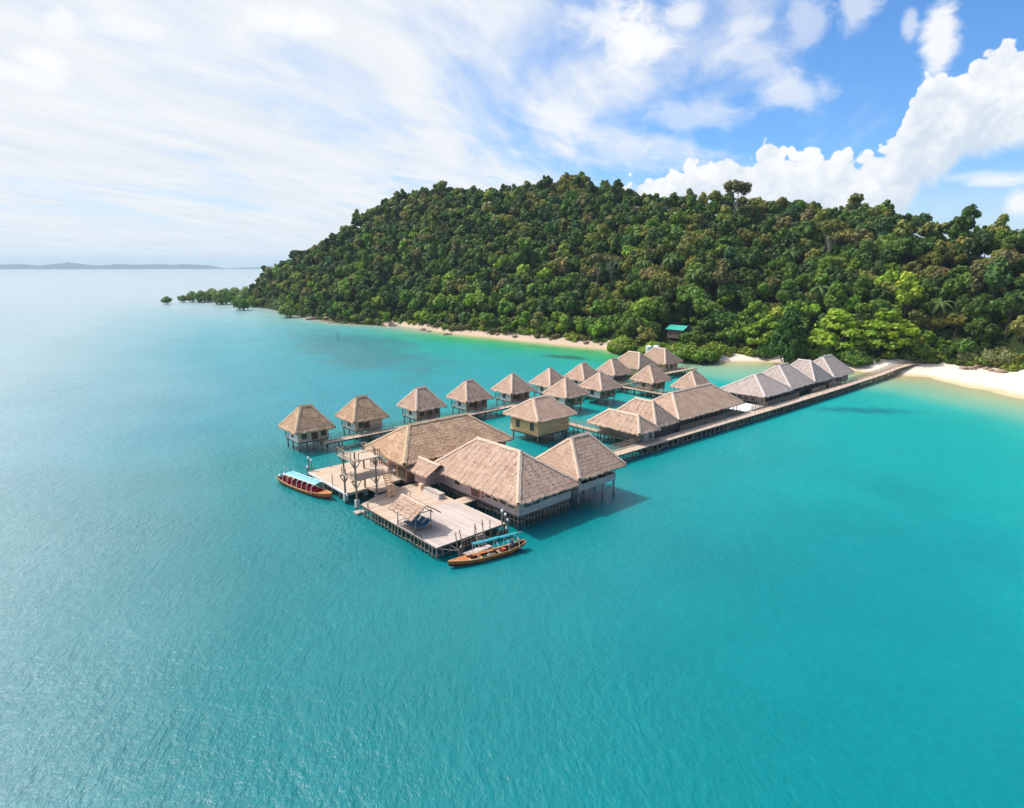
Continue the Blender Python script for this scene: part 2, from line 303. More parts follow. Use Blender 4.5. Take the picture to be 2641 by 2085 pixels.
class MB:
    def __init__(s): s.v = []; s.f = []; s.uv = []; s.has_uv = False
    def face(s, pts, uv=None):
        i = len(s.v); s.v += [tuple(p) for p in pts]; s.f.append(tuple(range(i, i + len(pts))))
        if uv: s.has_uv = True
        s.uv.append(uv or [(0, 0)] * len(pts)); return s
    def hexa(s, p):
        for q in ((0, 3, 2, 1), (4, 5, 6, 7), (0, 1, 5, 4), (1, 2, 6, 5), (2, 3, 7, 6), (3, 0, 4, 7)): s.face([p[i] for i in q])
        return s
    def box(s, x0, x1, y0, y1, z0, z1):
        return s.hexa([(x0, y0, z0), (x1, y0, z0), (x1, y1, z0), (x0, y1, z0), (x0, y0, z1), (x1, y0, z1), (x1, y1, z1), (x0, y1, z1)])
    def tube(s, pts, r, k=6, r1=None):
        pts = [Vector(p) for p in pts]; rings = []
        for i, p in enumerate(pts):
            d = (pts[min(i + 1, len(pts) - 1)] - pts[max(i - 1, 0)]).normalized()
            a = d.cross(Vector((0, 0, 1)));
            if a.length < 1e-3: a = Vector((1, 0, 0))
            a.normalize(); b = d.cross(a)
            rr = r if r1 is None else r + (r1 - r) * i / (len(pts) - 1)
            rings.append([p + a * rr * math.cos(2 * math.pi * j / k) + b * rr * math.sin(2 * math.pi * j / k) for j in range(k)])
        for i in range(len(rings) - 1):
            for j in range(k): s.face([rings[i][j], rings[i][(j + 1) % k], rings[i + 1][(j + 1) % k], rings[i + 1][j]])
        s.face(rings[0][::-1]); s.face(rings[-1]); return s
    def ell(s, c, rx, ry, rz, nu=10, nv=6, jit=0.0, seed=0):
        rnd = random.Random(seed); g = []
        for j in range(nv + 1):
            th = math.pi * j / nv; row = []
            for i in range(nu):
                ph = 2 * math.pi * i / nu; k = 1 + (rnd.uniform(-jit, jit) if 0 < j < nv else 0)
                row.append((c[0] + rx * k * math.sin(th) * math.cos(ph), c[1] + ry * k * math.sin(th) * math.sin(ph), c[2] + rz * k * math.cos(th)))
            g.append(row)
        for j in range(nv):
            for i in range(nu):
                a, b, d, e = g[j][i], g[j + 1][i], g[j + 1][(i + 1) % nu], g[j][(i + 1) % nu]
                if j == 0: s.face([a, b, d])
                elif j == nv - 1: s.face([a, b, e])
                else: s.face([a, b, d, e])
        return s
    def build(s, name, mat, parent=None, local=False, smooth=False):
        me = bpy.data.meshes.new(name)
        off = Vector((0, 0, 0)) if (local or parent is None) else root_off(parent)
        me.from_pydata([(x - off.x, y - off.y, z - off.z) for (x, y, z) in s.v], [], s.f)
        if s.has_uv:
            l = me.uv_layers.new(name='UVMap'); l.data.foreach_set('uv', np.array([c for f in s.uv for p in f for c in p], 'f'))
        if smooth:
            bm = bmesh.new(); bm.from_mesh(me); bmesh.ops.remove_doubles(bm, verts=bm.verts, dist=1e-4); bm.to_mesh(me); bm.free()
            me.polygons.foreach_set('use_smooth', [True] * len(me.polygons))
        me.materials.append(M[mat] if isinstance(mat, str) else mat)
        o = bpy.data.objects.new(name, me); COL.objects.link(o)
        if parent is not None: o.parent = parent
        return o

# ------------------------------------------------------------------ thatched roofs
def slope(mb, A, B, C, D, rnd, cw=0.4, rh=0.5, thick=0.008, fringe=0.28):
    """one roof plane: eave A-B, top C-D (C above A); rows of thatch laid like steps with ragged lower edges"""
    A, B, C, D = map(Vector, (A, B, C, D))
    up = ((C + D) / 2 - (A + B) / 2); L = up.length; ud = up.normalized()
    ed = (B - A).normalized(); nr = ed.cross(ud).normalized()
    if nr.z < 0: nr = -nr
    nc = max(3, int((B - A).length / cw)); nrw = max(3, int(L / rh))
    def P(u, v): return (A.lerp(B, u)).lerp(C.lerp(D, u), v)
    for r in range(nrw):
        v0, v1 = r / nrw, (r + 1) / nrw
        lo = []; hi = []
        for k in range(nc + 1):
            u = k / nc; p = P(u, v0); q = P(u, v1)
            ext = 0.10 + rnd.uniform(-0.07, 0.10); lift = thick + rnd.uniform(0, 0.022)
            if r == 0: ext = fringe + rnd.uniform(-0.14, 0.10); lift = 0.02 + rnd.uniform(-0.05, 0.03)
            lo.append(p - ud * ext + nr * lift); hi.append(q + nr * 0.0)
        for k in range(nc):
            uvs = []
            for p in (lo[k], lo[k + 1], hi[k + 1], hi[k]): uvs.append(((p - A).dot(ed), (p - A).dot(ud)))
            mb.face([lo[k], lo[k + 1], hi[k + 1], hi[k]], uvs)
        if r == 0:      # hanging straw under the eave
            for k in range(nc):
                a, b = lo[k], lo[k + 1]; dz = Vector((0, 0, 0.20))
                mb.face([a - dz * rnd.uniform(.6, 1.2), b - dz * rnd.uniform(.6, 1.2), b, a], [(k * cw, 0), (k * cw + cw, 0), (k * cw + cw, .2), (k * cw, .2)])
def cap(P, Q, nA, nB, rnd, w=0.34, seg=0.6):
    """a straw cap over a hip or ridge from P to Q; nA, nB point down the two neighbouring planes"""
    mb = MB(); P, Q = Vector(P), Vector(Q); n_ = max(2, int((Q - P).length / seg)); z = Vector((0, 0, 1))
    pr_ = None
    for i in range(n_ + 1):
        c = P.lerp(Q, i / n_) + z * (0.13 + rnd.uniform(-.015, .02))
        a = c + nA * (w + rnd.uniform(-.06, .06)) - z * 0.02; b = c + nB * (w + rnd.uniform(-.06, .06)) - z * 0.02
        row = (a, c, b)
        if pr_:
            t0, t1 = (i - 1) * seg, i * seg
            for (k, s_) in ((0, 0), (1, 1)):
                mb.face([pr_[k], pr_[k + 1], row[k + 1], row[k]], [(s_ * w, t0), (s_ * w + w, t0), (s_ * w + w, t1), (s_ * w, t1)])
        pr_ = row
    return mb
def hip_roof(parent, x0, x1, y0, y1, ze, zr, axis, ra, rb, mat, capmat, seed=1, cw=0.4, rh=0.5):
    rnd = random.Random(seed)
    if axis == 'X':
        cy = (y0 + y1) / 2; R0, R1 = Vector((ra, cy, zr)), Vector((rb, cy, zr))
    else:
        cx = (x0 + x1) / 2; R0, R1 = Vector((cx, ra, zr)), Vector((cx, rb, zr))
    a, b, c_, d = Vector((x0, y0, ze)), Vector((x1, y0, ze)), Vector((x1, y1, ze)), Vector((x0, y1, ze))
    if axis == 'X': planes = [(a, b, R0, R1), (b, c_, R1, R1), (c_, d, R1, R0), (d, a, R0, R0)]
    else: planes = [(a, b, R0, R0), (b, c_, R0, R1), (c_, d, R1, R1), (d, a, R1, R0)]
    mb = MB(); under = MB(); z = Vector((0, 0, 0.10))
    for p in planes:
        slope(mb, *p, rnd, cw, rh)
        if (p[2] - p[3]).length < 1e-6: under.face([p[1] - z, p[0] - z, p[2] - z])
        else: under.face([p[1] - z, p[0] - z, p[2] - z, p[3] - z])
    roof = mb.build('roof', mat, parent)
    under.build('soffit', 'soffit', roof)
    def dn(p):
        ud = ((p[0] + p[1]) / 2 - (p[2] + p[3]) / 2); ed = (p[1] - p[0]).normalized(); ud -= ed * ud.dot(ed); return ud.normalized(), ed
    hips = [(a, R0, 3, 0), (b, R1 if axis == 'X' else R0, 0, 1), (c_, R1, 1, 2), (d, R0 if axis == 'X' else R1, 2, 3)]
    for (e, r_, i, j) in hips:
        h = (r_ - e).normalized()
        def perp(pl):
            ud, ed = dn(pl); v = (pl[0] + pl[1]) / 2 - e; v -= h * v.dot(h); return v.normalized()
        cap(e - h * 0.05, r_, perp(planes[i]), perp(planes[j]), rnd).build('hip_cap', capmat, roof)
    if (R1 - R0).length > 0.1:
        s1, s2 = (planes[0], planes[2]) if axis == 'X' else (planes[3], planes[1])
        e = (R1 - R0).normalized() * 0.25
        cap(R0 - e, R1 + e, dn(s1)[0], dn(s2)[0], rnd, 0.42).build('ridge_cap', capmat, roof)
    return roof

# ------------------------------------------------------------------ walls, windows, stilts, rails
def window(parent, face, x, y, z, w, h, shutter=False):
    """face '-X' or '-Y' etc: the wall's outward normal; (x,y,z) centre of the opening on the wall plane"""
    fr = MB(); pn = MB(); t = 0.06; o = 0.05; z -= 0.34
    def bx(mb, a0, a1, z0, z1, d0, d1):
        if face == '-Y': mb.box(x + a0, x + a1, y - d1, y - d0, z + z0, z + z1)
        elif face == '+Y': mb.box(x + a0, x + a1, y + d0, y + d1, z + z0, z + z1)
        elif face == '-X': mb.box(x - d1, x - d0, y + a0, y + a1, z + z0, z + z1)
        else: mb.box(x + d0, x + d1, y + a0, y + a1, z + z0, z + z1)
    bx(fr, -w / 2, w / 2, h / 2 - t, h / 2, 0.004, o); bx(fr, -w / 2, w / 2, -h / 2, -h / 2 + t, 0.004, o)
    bx(fr, -w / 2, -w / 2 + t, -h / 2 + t, h / 2 - t, 0.004, o); bx(fr, w / 2 - t, w / 2, -h / 2 + t, h / 2 - t, 0.004, o)
    bx(fr, -t / 2, t / 2, -h / 2 + t, h / 2 - t, 0.004, o - .01)
    f = fr.build('window', 'frame', parent)
    bx(pn, -w / 2 + t, -t / 2, -h / 2 + t, h / 2 - t, 0.005, 0.022); bx(pn, t / 2, w / 2 - t, -h / 2 + t, h / 2 - t, 0.005, 0.022)
    pn.build('pane', 'glass', f)
    if shutter:
        s = MB(); bx(s, -w / 2 - w * .5, -w / 2 - .02, -h / 2, h / 2, 0.05, 0.09); s.build('shutter', 'w_mauve', f)
    return f
def door(parent, face, x, y, z0, w=0.95, h=1.95):
    d = MB(); fr = MB()
    def bx(mb, a0, a1, b0, b1, d0, d1):
        if face == '-Y': mb.box(x + a0, x + a1, y - d1, y - d0, b0, b1)
        elif face == '-X': mb.box(x - d1, x - d0, y + a0, y + a1, b0, b1)
    bx(d, -w / 2, w / 2, z0, z0 + h, 0.004, 0.03); o = d.build('door', 'door', parent)
    bx(fr, -w / 2 - .09, -w / 2, z0, z0 + h + .09, 0.004, 0.07); bx(fr, w / 2, w / 2 + .09, z0, z0 + h + .09, 0.004, 0.07); bx(fr, -w / 2, w / 2, z0 + h, z0 + h + .09, 0.004, 0.07)
    fr.build('door_frame', 'frame', o); return o
RP = random.Random(5)
def post(parent, x, y, z0, z1, r=0.11, mat='pole', name='post', lean=0.0):
    dx, dy = RP.uniform(-lean, lean), RP.uniform(-lean, lean)
    return MB().tube([(x + dx, y + dy, z0), (x + dx * .4, y + dy * .4, (z0 + z1) / 2), (x, y, z1)], r * RP.uniform(.9, 1.12), 7, r * .92).build(name, mat, parent)
def rail_mb(mb, pts, z, h=0.95, step=1.4, r=0.035, mids=2, posts=True):
    for i in range(len(pts) - 1):
        p, q = Vector((*pts[i], z)), Vector((*pts[i + 1], z)); L = (q - p).length; k = max(1, round(L / step))
        for m_ in range(mids + 1):
            hh = h * (m_ + 1) / (mids + 1)
            mb.tube([p + Vector((0, 0, hh)), q + Vector((0, 0, hh))], r * (1.0 if m_ == mids else .7), 5)
        if posts:
            for j in range(k + 1):
                c_ = p.lerp(q, j / k); mb.tube([c_ - Vector((0, 0, .02)), c_ + Vector((0, 0, h + .05))], r * 1.2, 5)
    return mb
def walls(parent, x0, x1, y0, y1, z0, z1, left, front, back=None, name='wall'):
    """four wall panels as separate parts: left = the -X side, front = the -Y side"""
    t = 0.12
    MB().box(x0, x0 + t, y0 + t, y1, z0, z1).build(name, left, parent)
    MB().box(x0, x1, y0, y0 + t, z0, z1).build(name, front, parent)
    MB().box(x1 - t, x1, y0 + t, y1, z0, z1).build(name, front, parent)
    MB().box(x0 + t, x1 - t, y1 - t, y1, z0, z1).build(name, back or left, parent)
    MB().box(x0 + .14, x1 - .14, y0 + .14, y1 - .14, z0 + .02, z0 + .16).build('floor', 'w_dark', parent)

def hut(cx, label, row, y0=96.9, yh=6.9, w=6.9, style='pink', rid=1.9, zr=7.0, ze=3.5, front='w_brown', left='w_white', seed=1, rails=True, capm=None):
    """stilt hut: eaves cx +- w/2, y0 .. y0+yh; the room is set back under the eaves, a balcony behind (+Y)"""
    x0, x1, y1 = cx - w / 2, cx + w / 2, y0 + yh
    t = thing('stilt_hut', label, 'hut', (cx, y0 + yh / 2, 0), row)
    wx0, wx1, wy0, wy1 = x0 + .8, x1 - .75, y0 + 1.1, y0 + 4.9
    walls(t, wx0, wx1, wy0, wy1, 1.35, ze + .45, left, front)
    hip_roof(t, x0, x1, y0, y1, ze, zr, 'X', cx - rid / 2, cx + rid / 2, {'brown': 'th_brown', 'pink': 'th_pink', 'old': 'th_old'}[style], capm or ('cap_brown' if style == 'brown' else 'cap_pale'), seed)
    window(t, '-X', wx0, wy0 + 2.3, 2.75, 0.95, 1.05)
    door(t, '-Y', cx + (.2 if seed % 2 else -.5), wy0, 1.5)
    window(t, '-Y', cx - 1.6, wy0, 2.7, .9, 1.0); 
    if seed % 3: window(t, '-Y', cx + 1.75, wy0, 2.7, .9, 1.0)
    MB().box(wx0 - .02, wx1, wy1 + .005, y1 - .5, 1.3, 1.42).build('balcony', 'deck_w', t)
    mb = MB(); rail_mb(mb, [(wx0, wy1 + .1), (wx0, y1 - .55), (wx1 - .05, y1 - .55), (wx1 - .05, wy1 + .1)], 1.42, .95, 1.0, .03, 3); mb.build('balcony_railing', 'rail', t)
    MB().tube([(wx0 + .05, y1 - .6, 1.42), (wx0 + .05, y1 - .6, ze + .3)], .06).build('balcony_post', 'rail', t)
    MB().tube([(wx1 - .1, y1 - .6, 1.42), (wx1 - .1, y1 - .6, ze + .3)], .06).build('balcony_post', 'rail', t)
    MB().box(wx0 + .05, wx1 - .05, wy0 + .05, y1 - .55, 1.12, 1.295).build('floor_beam', 'w_dark', t)
    for px_ in (wx0 + .25, cx, wx1 - .25):
        for py_ in (wy0 + .25, (wy0 + y1) / 2, y1 - .8): post(t, px_, py_, -1.5, 1.2, .13, 'pole')
    return t

def walkway(name, label, cat, x0, x1, y0, y1, z=1.5, along='X', rails=(1, 1), mat='deck_w', step=2.4, pst=True, group=None, rmat='rail', pmat='pole'):
    t = thing(name, label, cat, ((x0 + x1) / 2, (y0 + y1) / 2, 0), group)
    MB().box(x0, x1, y0, y1, z - .08, z).build('deck', mat, t)
    b = MB()
    if along == 'X':
        for yy in (y0 + .12, y1 - .24): b.box(x0 + .02, x1 - .02, yy, yy + .12, z - .28, z - .083)
        L, q = x1 - x0, [(lambda k: (k, y0 + .18)), (lambda k: (k, y1 - .18))]
    else:
        for xx in (x0 + .12, x1 - .24): b.box(xx, xx + .12, y0 + .02, y1 - .02, z - .28, z - .083)
        L, q = y1 - y0, [(lambda k: (x0 + .18, k)), (lambda k: (x1 - .18, k))]
    b.build('floor_beam', 'w_dark', t)
    k = max(1, round(L / step)); s0 = x0 if along == 'X' else y0
    if pst:
        for i in range(k + 1):
            for g in q:
                a, c_ = g(s0 + .15 + (L - .3) * i / k); post(t, a, c_, -1.5, z - .1, .11, pmat, lean=.12)
    for i, on in enumerate(rails):
        if on:
            mb = MB()
            if along == 'X': yy = (y0 + .06, y1 - .06)[i]; rail_mb(mb, [(x0, yy), (x1, yy)], z, .95, 1.7, .032, 2)
            else: xx = (x0 + .06, x1 - .06)[i]; rail_mb(mb, [(xx, y0), (xx, y1)], z, .95, 1.7, .032, 2)
            mb.build('railing', rmat, t)
    return t
# ------------------------------------------------------------------ the island's shore and slopes (world metres)
SHORE = [(160, 560), (166, 500), (168, 458), (153, 363), (152, 313), (164, 280), (167, 229), (172, 194), (175, 167), (179, 146), (175, 132), (177, 117), (182, 102),
         (192, 93), (195, 84), (196, 68), (195, 61), (195, 54), (200, 46), (192, 38), (185, 27), (178, 10), (170, -20), (165, -90)]
SH = np.array(SHORE, float)
f_px = 1600 / math.cos(PITCH)
FN, RN = np.array(FWD[:2]), np.array(RGT[:2])
def px_of(X, Y):
    a = np.arctan2(X * RN[0] + Y * RN[1], X * FN[0] + Y * FN[1]); return 1320.5 + f_px * np.tan(np.clip(a, -1.45, 1.45))
DS = np.array([(560, 600), (640, 510), (681, 488), (772, 395), (867, 348), (999, 324), (1008, 330), (1167, 283), (1315, 259), (1448, 242), (1573, 231), (1640, 219), (1740, 212), (1870, 208), (1979, 213),
               (2060, 213), (2199, 208), (2266, 205), (2343, 202), (2434, 205), (2506, 196), (2640, 187), (2900, 172), (3500, 150), (5000, 140)], float)
BW = np.array([(600, 1), (1000, 2), (1100, 3.5), (1300, 5), (1550, 6), (1640, 2), (1850, 2), (1900, 5), (2199, 7), (2330, 12), (2390, 17), (2434, 19), (2534, 28), (2641, 34), (3000, 34)], float)
SIL = [(560, 690), (600, 690), (647, 700), (720, 678), (843, 610), (903, 574), (1013, 500), (1142, 470), (1245, 482), (1361, 464), (1477, 442), (1587, 476), (1709, 495), (1807, 500), (1905, 495), (2125, 513), (2235, 525), (2320, 537),
       (2418, 568), (2540, 586), (2637, 586), (3000, 600), (5000, 640)]
TREE_H = 10.0
RD = []
for (X, Y) in SIL:
    d = (FWD * math.cos(PITCH) - Vector((0, 0, math.sin(PITCH)))) * 1600 + RGT * (X - 1320.5) + (FWD * math.sin(PITCH) + Vector((0, 0, math.cos(PITCH)))) * (1042.5 - Y)
    t_ = d.z / math.hypot(d.x, d.y); ds0 = np.interp(X, DS[:, 0], DS[:, 1])
    dr0 = (ds0 + (CAM_H - TREE_H) / 0.50) / (1 - t_ / 0.50); RD.append((X, dr0, max(2.0, CAM_H + dr0 * t_ - TREE_H)))
RD = np.array(RD)
def land(X, Y):
    """ground height, distance past the shore, fraction of the way to the ridge, pixel azimuth"""
    X = np.asarray(X, float); Y = np.asarray(Y, float)
    p = px_of(X, Y); d = np.hypot(X, Y); ds = np.interp(p, DS[:, 0], DS[:, 1]); bw = np.interp(p, BW[:, 0], BW[:, 1])
    dr = np.interp(p, RD[:, 0], RD[:, 1]); zr = np.interp(p, RD[:, 0], RD[:, 2]); s = d - ds
    t = np.clip((s - bw) / np.maximum(dr - ds - bw, 1), 0, 1)
    sm = t * t * (3 - 2 * t)
    h = np.where(s < 0, np.maximum(s * 0.12, -4), np.where(s < bw, 1.7 * np.clip(s / bw, 0, 1), 1.7 + (zr - 1.7) * (0.72 * t + 0.28 * sm)))
    h = np.where(d > dr, zr * (1 - np.clip((d - dr) / 260, 0, 1.2) ** 1.5), h)
    k = np.clip((p - 625) / 55, 0, 1); h = h * k - 2.5 * (1 - k)
    return h, s - bw, np.where(d > dr, 1 + (d - dr) / 260, t), p
def grid_mesh(name, V, nu, nv, mat, smooth=True):
    me = bpy.data.meshes.new(name)
    I = np.arange(nu * nv).reshape(nu, nv)
    F = np.stack([I[:-1, :-1], I[1:, :-1], I[1:, 1:], I[:-1, 1:]], -1).reshape(-1, 4)
    me.vertices.add(len(V)); me.vertices.foreach_set('co', V.astype('f').ravel())
    me.loops.add(F.size); me.loops.foreach_set('vertex_index', F.astype('i').ravel())
    me.polygons.add(len(F)); me.polygons.foreach_set('loop_start', np.arange(0, F.size, 4).astype('i'))
    me.update(); me.validate()
    if smooth: me.polygons.foreach_set('use_smooth', np.ones(len(F), bool))
    me.materials.append(mat); o = bpy.data.objects.new(name, me); COL.objects.link(o); return o

# ground material: pale sand low down, dark forest floor above
m, t, bs, _ = new_mat('island_ground')
co = t.n('ShaderNodeTexCoord').outputs['Object']; zz = t.sep(co)[2]
nz = t.noise(co, 0.35, 5, 0.6); nf = t.noise(co, 2.5, 4, 0.6)
sand = t.mix(nf, (0.58, 0.47, 0.37), (0.70, 0.62, 0.53))
sand = t.mix(t.mr(zz, 0.12, 0.5), t.mix(nf, (0.46, 0.36, 0.21), (0.52, 0.42, 0.26)), sand)
sand = t.mix(t.mr(t.noise(co, 0.9, 5, 0.7), 0.62, 0.70), sand, (0.30, 0.20, 0.14))
soil = t.mix(nz, (0.014, 0.022, 0.007), (0.035, 0.034, 0.013))
soil = t.mix(t.mr(nf, 0.45, 0.6), soil, (0.025, 0.05, 0.01))
sand = t.mix(t.n('ShaderNodeAttribute', attribute_name='tan').outputs['Fac'], sand, t.mix(nf, (0.30, 0.20, 0.13), (0.50, 0.38, 0.27)))
at = t.n('ShaderNodeAttribute', attribute_name='sandy').outputs['Fac']
t.put(bs.inputs['Base Color'], t.mix(t.mr(t.m('ADD', at, t.m('MULTIPLY', t.m('SUBTRACT', nz, .5), .5)), 0.35, 0.6), soil, sand)); bs.inputs['Roughness'].default_value = 0.95; bs.inputs['Specular IOR Level'].default_value = 0.05
bump(t, bs, nf, 0.5, 0.2)
azs = np.concatenate([np.linspace(560, 3600, 400)]); rr = np.concatenate([np.linspace(-30, -2, 8), np.linspace(0, 40, 24), np.linspace(46, 560, 60)])
A_ = np.arctan((azs - 1320.5) / f_px); DSx = np.interp(azs, DS[:, 0], DS[:, 1])
dist = DSx[:, None] + rr[None, :]
GX = (np.cos(A_)[:, None] * FN[0] + np.sin(A_)[:, None] * RN[0]) * dist; GY = (np.cos(A_)[:, None] * FN[1] + np.sin(A_)[:, None] * RN[1]) * dist
Hh_, so_, tt_, pp_ = land(GX, GY)
for i in range(GX.shape[0]):
    for j in range(GX.shape[1]):
        k = min(1, max(0, so_[i, j] / 25)); Hh_[i, j] += k * 3.0 * mnoise.noise((GX[i, j] / 22, GY[i, j] / 22, 0)) + 0.18 * mnoise.noise((GX[i, j] / 5, GY[i, j] / 5, 3)) * (so_[i, j] > -60)
isl = grid_mesh('island_hill', np.stack([GX, GY, Hh_], -1).reshape(-1, 3), len(azs), len(rr), m)
a = isl.data.attributes.new('sandy', 'FLOAT', 'POINT'); sv = np.clip(1 - (so_ - 0.0) / 4.0, 0, 1) * (pp_ > 985); a.data.foreach_set('value', sv.astype('f').ravel())
a = isl.data.attributes.new('tan', 'FLOAT', 'POINT'); a.data.foreach_set('value', (np.clip((1620 - pp_) / 60, 0, 1) * .8).astype('f').ravel())
tag(isl, 'forested island hill with a pale sand beach at its foot', 'hill', kind='structure')

# ------------------------------------------------------------------ the sea
def shore_dist(X, Y):
    P = np.stack([X, Y], -1).reshape(-1, 2); best = np.full(len(P), 1e9)
    for i in range(len(SH) - 1):
        a_, b_ = SH[i], SH[i + 1]; ab = b_ - a_; tq = np.clip(((P - a_) @ ab) / (ab @ ab), 0, 1); best = np.minimum(best, np.hypot(*(P - a_ - tq[:, None] * ab).T))
    return best.reshape(X.shape)
xs = np.concatenate([[-15000, -6000, -2500, -1000, -500, -250, -120], np.arange(-60, 262, 2.5), [300, 400, 700, 1500, 4000, 15000]])
ys = np.concatenate([[-15000, -5000, -1500, -600, -300, -160], np.arange(-90, 560, 2.5), [600, 700, 900, 1500, 4000, 15000]])
WX, WY = np.meshgrid(xs, ys, indexing='ij'); sdist = shore_dist(WX, WY)
nzv = np.array([mnoise.noise((x / 34, y / 34, 1.3)) + 0.5 * mnoise.noise((x / 13, y / 13, 7.1)) for x, y in zip(WX.ravel(), WY.ravel())]).reshape(WX.shape)
sdn = np.maximum(0, sdist + nzv * np.clip(sdist * 0.25, 0, 9))
KW = 1.92          # daylight on a level surface: turns the colours seen in sun into surface colours
def ramp_np(v, stops):
    xs_ = [s[0] for s in stops]; cs = np.array([lin(*s[1]) for s in stops]) / KW
    return np.stack([np.interp(v, xs_, cs[:, k]) for k in range(3)], -1)
near = ramp_np(sdn, [(0, (222, 204, 152)), (4, (208, 208, 160)), (12, (172, 214, 176)), (24, (128, 212, 188)), (33, (50, 204, 192)), (44, (12, 194, 186)), (75, (6, 182, 178)), (115, (2, 160, 162)), (165, (0, 140, 146)), (215, (0, 126, 134))])
far = ramp_np(sdn, [(0, (222, 200, 150)), (4, (150, 205, 140)), (10, (70, 196, 120)), (19, (40, 192, 140)), (28, (20, 190, 170)), (50, (15, 184, 184)), (95, (14, 168, 182)), (170, (20, 150, 170)), (260, (30, 140, 165))])
far2 = ramp_np(sdn, [(0, (205, 190, 150)), (4, (140, 205, 185)), (14, (80, 195, 190)), (40, (45, 178, 188)), (95, (30, 165, 182)), (170, (30, 150, 170)), (260, (30, 140, 165))])
w2 = np.clip((WY - 215) / 60, 0, 1)[..., None]; far = far * (1 - w2) + far2 * w2
wy = np.clip((WY - 98) / 28, 0, 1)[..., None]
body = near * (1 - wy) + far * wy
# pale glare over the open bay, painted into the water colour
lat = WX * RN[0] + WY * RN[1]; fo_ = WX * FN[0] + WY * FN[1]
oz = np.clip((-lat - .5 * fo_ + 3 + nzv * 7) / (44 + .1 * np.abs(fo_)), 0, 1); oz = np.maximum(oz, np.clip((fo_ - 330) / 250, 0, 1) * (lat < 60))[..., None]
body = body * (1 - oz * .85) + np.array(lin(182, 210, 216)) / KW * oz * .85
fz = (np.clip((fo_ - 260) / 420, 0, 1) * np.clip((40 - lat) / 80, 0, 1))[..., None]; body = body * (1 - fz) + np.array(lin(188, 206, 216)) / KW * fz  # silvery sheen towards the horizon, painted over the far water colour
def patch(cx, cy, L, Wd, ang, col, amt, seed):
    global body
    dx, dy = WX - cx, WY - cy; u = (dx * math.cos(ang) + dy * math.sin(ang)) / L; v = (-dx * math.sin(ang) + dy * math.cos(ang)) / Wd
    nn = np.array([mnoise.noise((x / 14, y / 14, seed)) + .6 * mnoise.noise((x / 5, y / 5, seed + 4)) for x, y in zip(WX.ravel(), WY.ravel())]).reshape(WX.shape)
    k = np.clip((1 - np.hypot(u, v) + nn * 0.45) * 2.2, 0, 1) * amt; body = body * (1 - k[..., None]) + np.array(lin(*col)) / KW * k[..., None]
patch(112, 212, 78, 24, math.atan2(160, 35), (62, 140, 150), .7, 2.2)          # large dark patch off the far beach, then a seagrass bed
patch(152, 143, 15, 3.6, math.atan2(-27, 6), (24, 105, 85), .9, 5.5)
patch(166, 165, 22, 2.2, math.atan2(-30, 6), (40, 150, 90), .6, 9.1)
patch(142, 46, 13, 2.6, math.atan2(-10, 9), (16, 120, 138), .75, 8.8)
patch(60, 22, 42, 16, math.atan2(-6, 30), (2, 138, 146), .3, 3.3)
patch(186, 100, 10, 2.2, math.atan2(-12, 14), (105, 150, 130), .8, 1.8)
m, t, bs, _ = new_mat('sea_water')
co = t.n('ShaderNodeTexCoord').outputs['Object']
body_c = t.n('ShaderNodeAttribute', attribute_name='depth_glare_tint').outputs['Color']
s = t.sep(co)
ca, sa = math.cos(AZ + rad(7)), math.sin(AZ + rad(7))
al = t.m('ADD', t.m('MULTIPLY', s[0], ca), t.m('MULTIPLY', s[1], sa)); ac = t.m('SUBTRACT', t.m('MULTIPLY', s[1], ca), t.m('MULTIPLY', s[0], sa))
warp = t.m('MULTIPLY', t.noise(co, 0.12, 2, .5), 3.0)
lane = t.m('ABSOLUTE', t.m('SUBTRACT', t.noise(t.comb(t.m('MULTIPLY', al, 0.36), t.m('ADD', ac, warp), 0), 0.55, 4, 0.62, 0.2), 0.5))
rip = t.noise(t.comb(t.m('MULTIPLY', al, 0.75), ac, 3.0), 1.55, 5, 0.62, 0.25)
fine = t.noise(co, 3.4, 3, 0.6, 0.5)
swell = t.noise(co, 0.16, 2, 0.5)
chop = t.n('ShaderNodeAttribute', attribute_name='chop').outputs['Fac']; gust = t.mr(t.noise(co, 0.035, 3, 0.55), 0.35, 0.65, 0.55, 1.25)
hgt = t.m('ADD', t.m('ADD', t.m('MULTIPLY', lane, -0.62), t.m('MULTIPLY', rip, 0.36)), t.m('ADD', t.m('MULTIPLY', fine, 0.12), t.m('MULTIPLY', swell, 0.5)))
hgt = t.m('MULTIPLY', hgt, t.m('MULTIPLY', chop, gust))
bn_ = bump(t, bs, hgt, 1.0, 0.42)
patchy = t.noise(co, 0.05, 4, 0.6)
t.put(bs.inputs['Base Color'], t.scale(body_c, t.m('ADD', t.mr(patchy, 0.3, 0.7, 0.93, 1.06), t.m('MULTIPLY', t.m('SUBTRACT', rip, 0.5), 0.35))))  # ripple noise also tints the colour, painting light and dark on the waves
bs.inputs['Roughness'].default_value = 0.31; bs.inputs['IOR'].default_value = 1.33; bs.inputs['Specular IOR Level'].default_value = 0.5
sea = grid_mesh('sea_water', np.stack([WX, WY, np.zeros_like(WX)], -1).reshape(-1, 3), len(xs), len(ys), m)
a = sea.data.attributes.new('depth_glare_tint', 'FLOAT_COLOR', 'POINT'); a.data.foreach_set('color', np.concatenate([body, np.ones(WX.shape + (1,))], -1).astype('f').ravel())
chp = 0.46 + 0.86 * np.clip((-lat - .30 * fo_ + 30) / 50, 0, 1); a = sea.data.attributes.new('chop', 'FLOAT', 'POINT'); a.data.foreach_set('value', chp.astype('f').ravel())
tag(sea, 'turquoise sea around the stilt village, silvery towards the open water', 'sea', kind='structure')

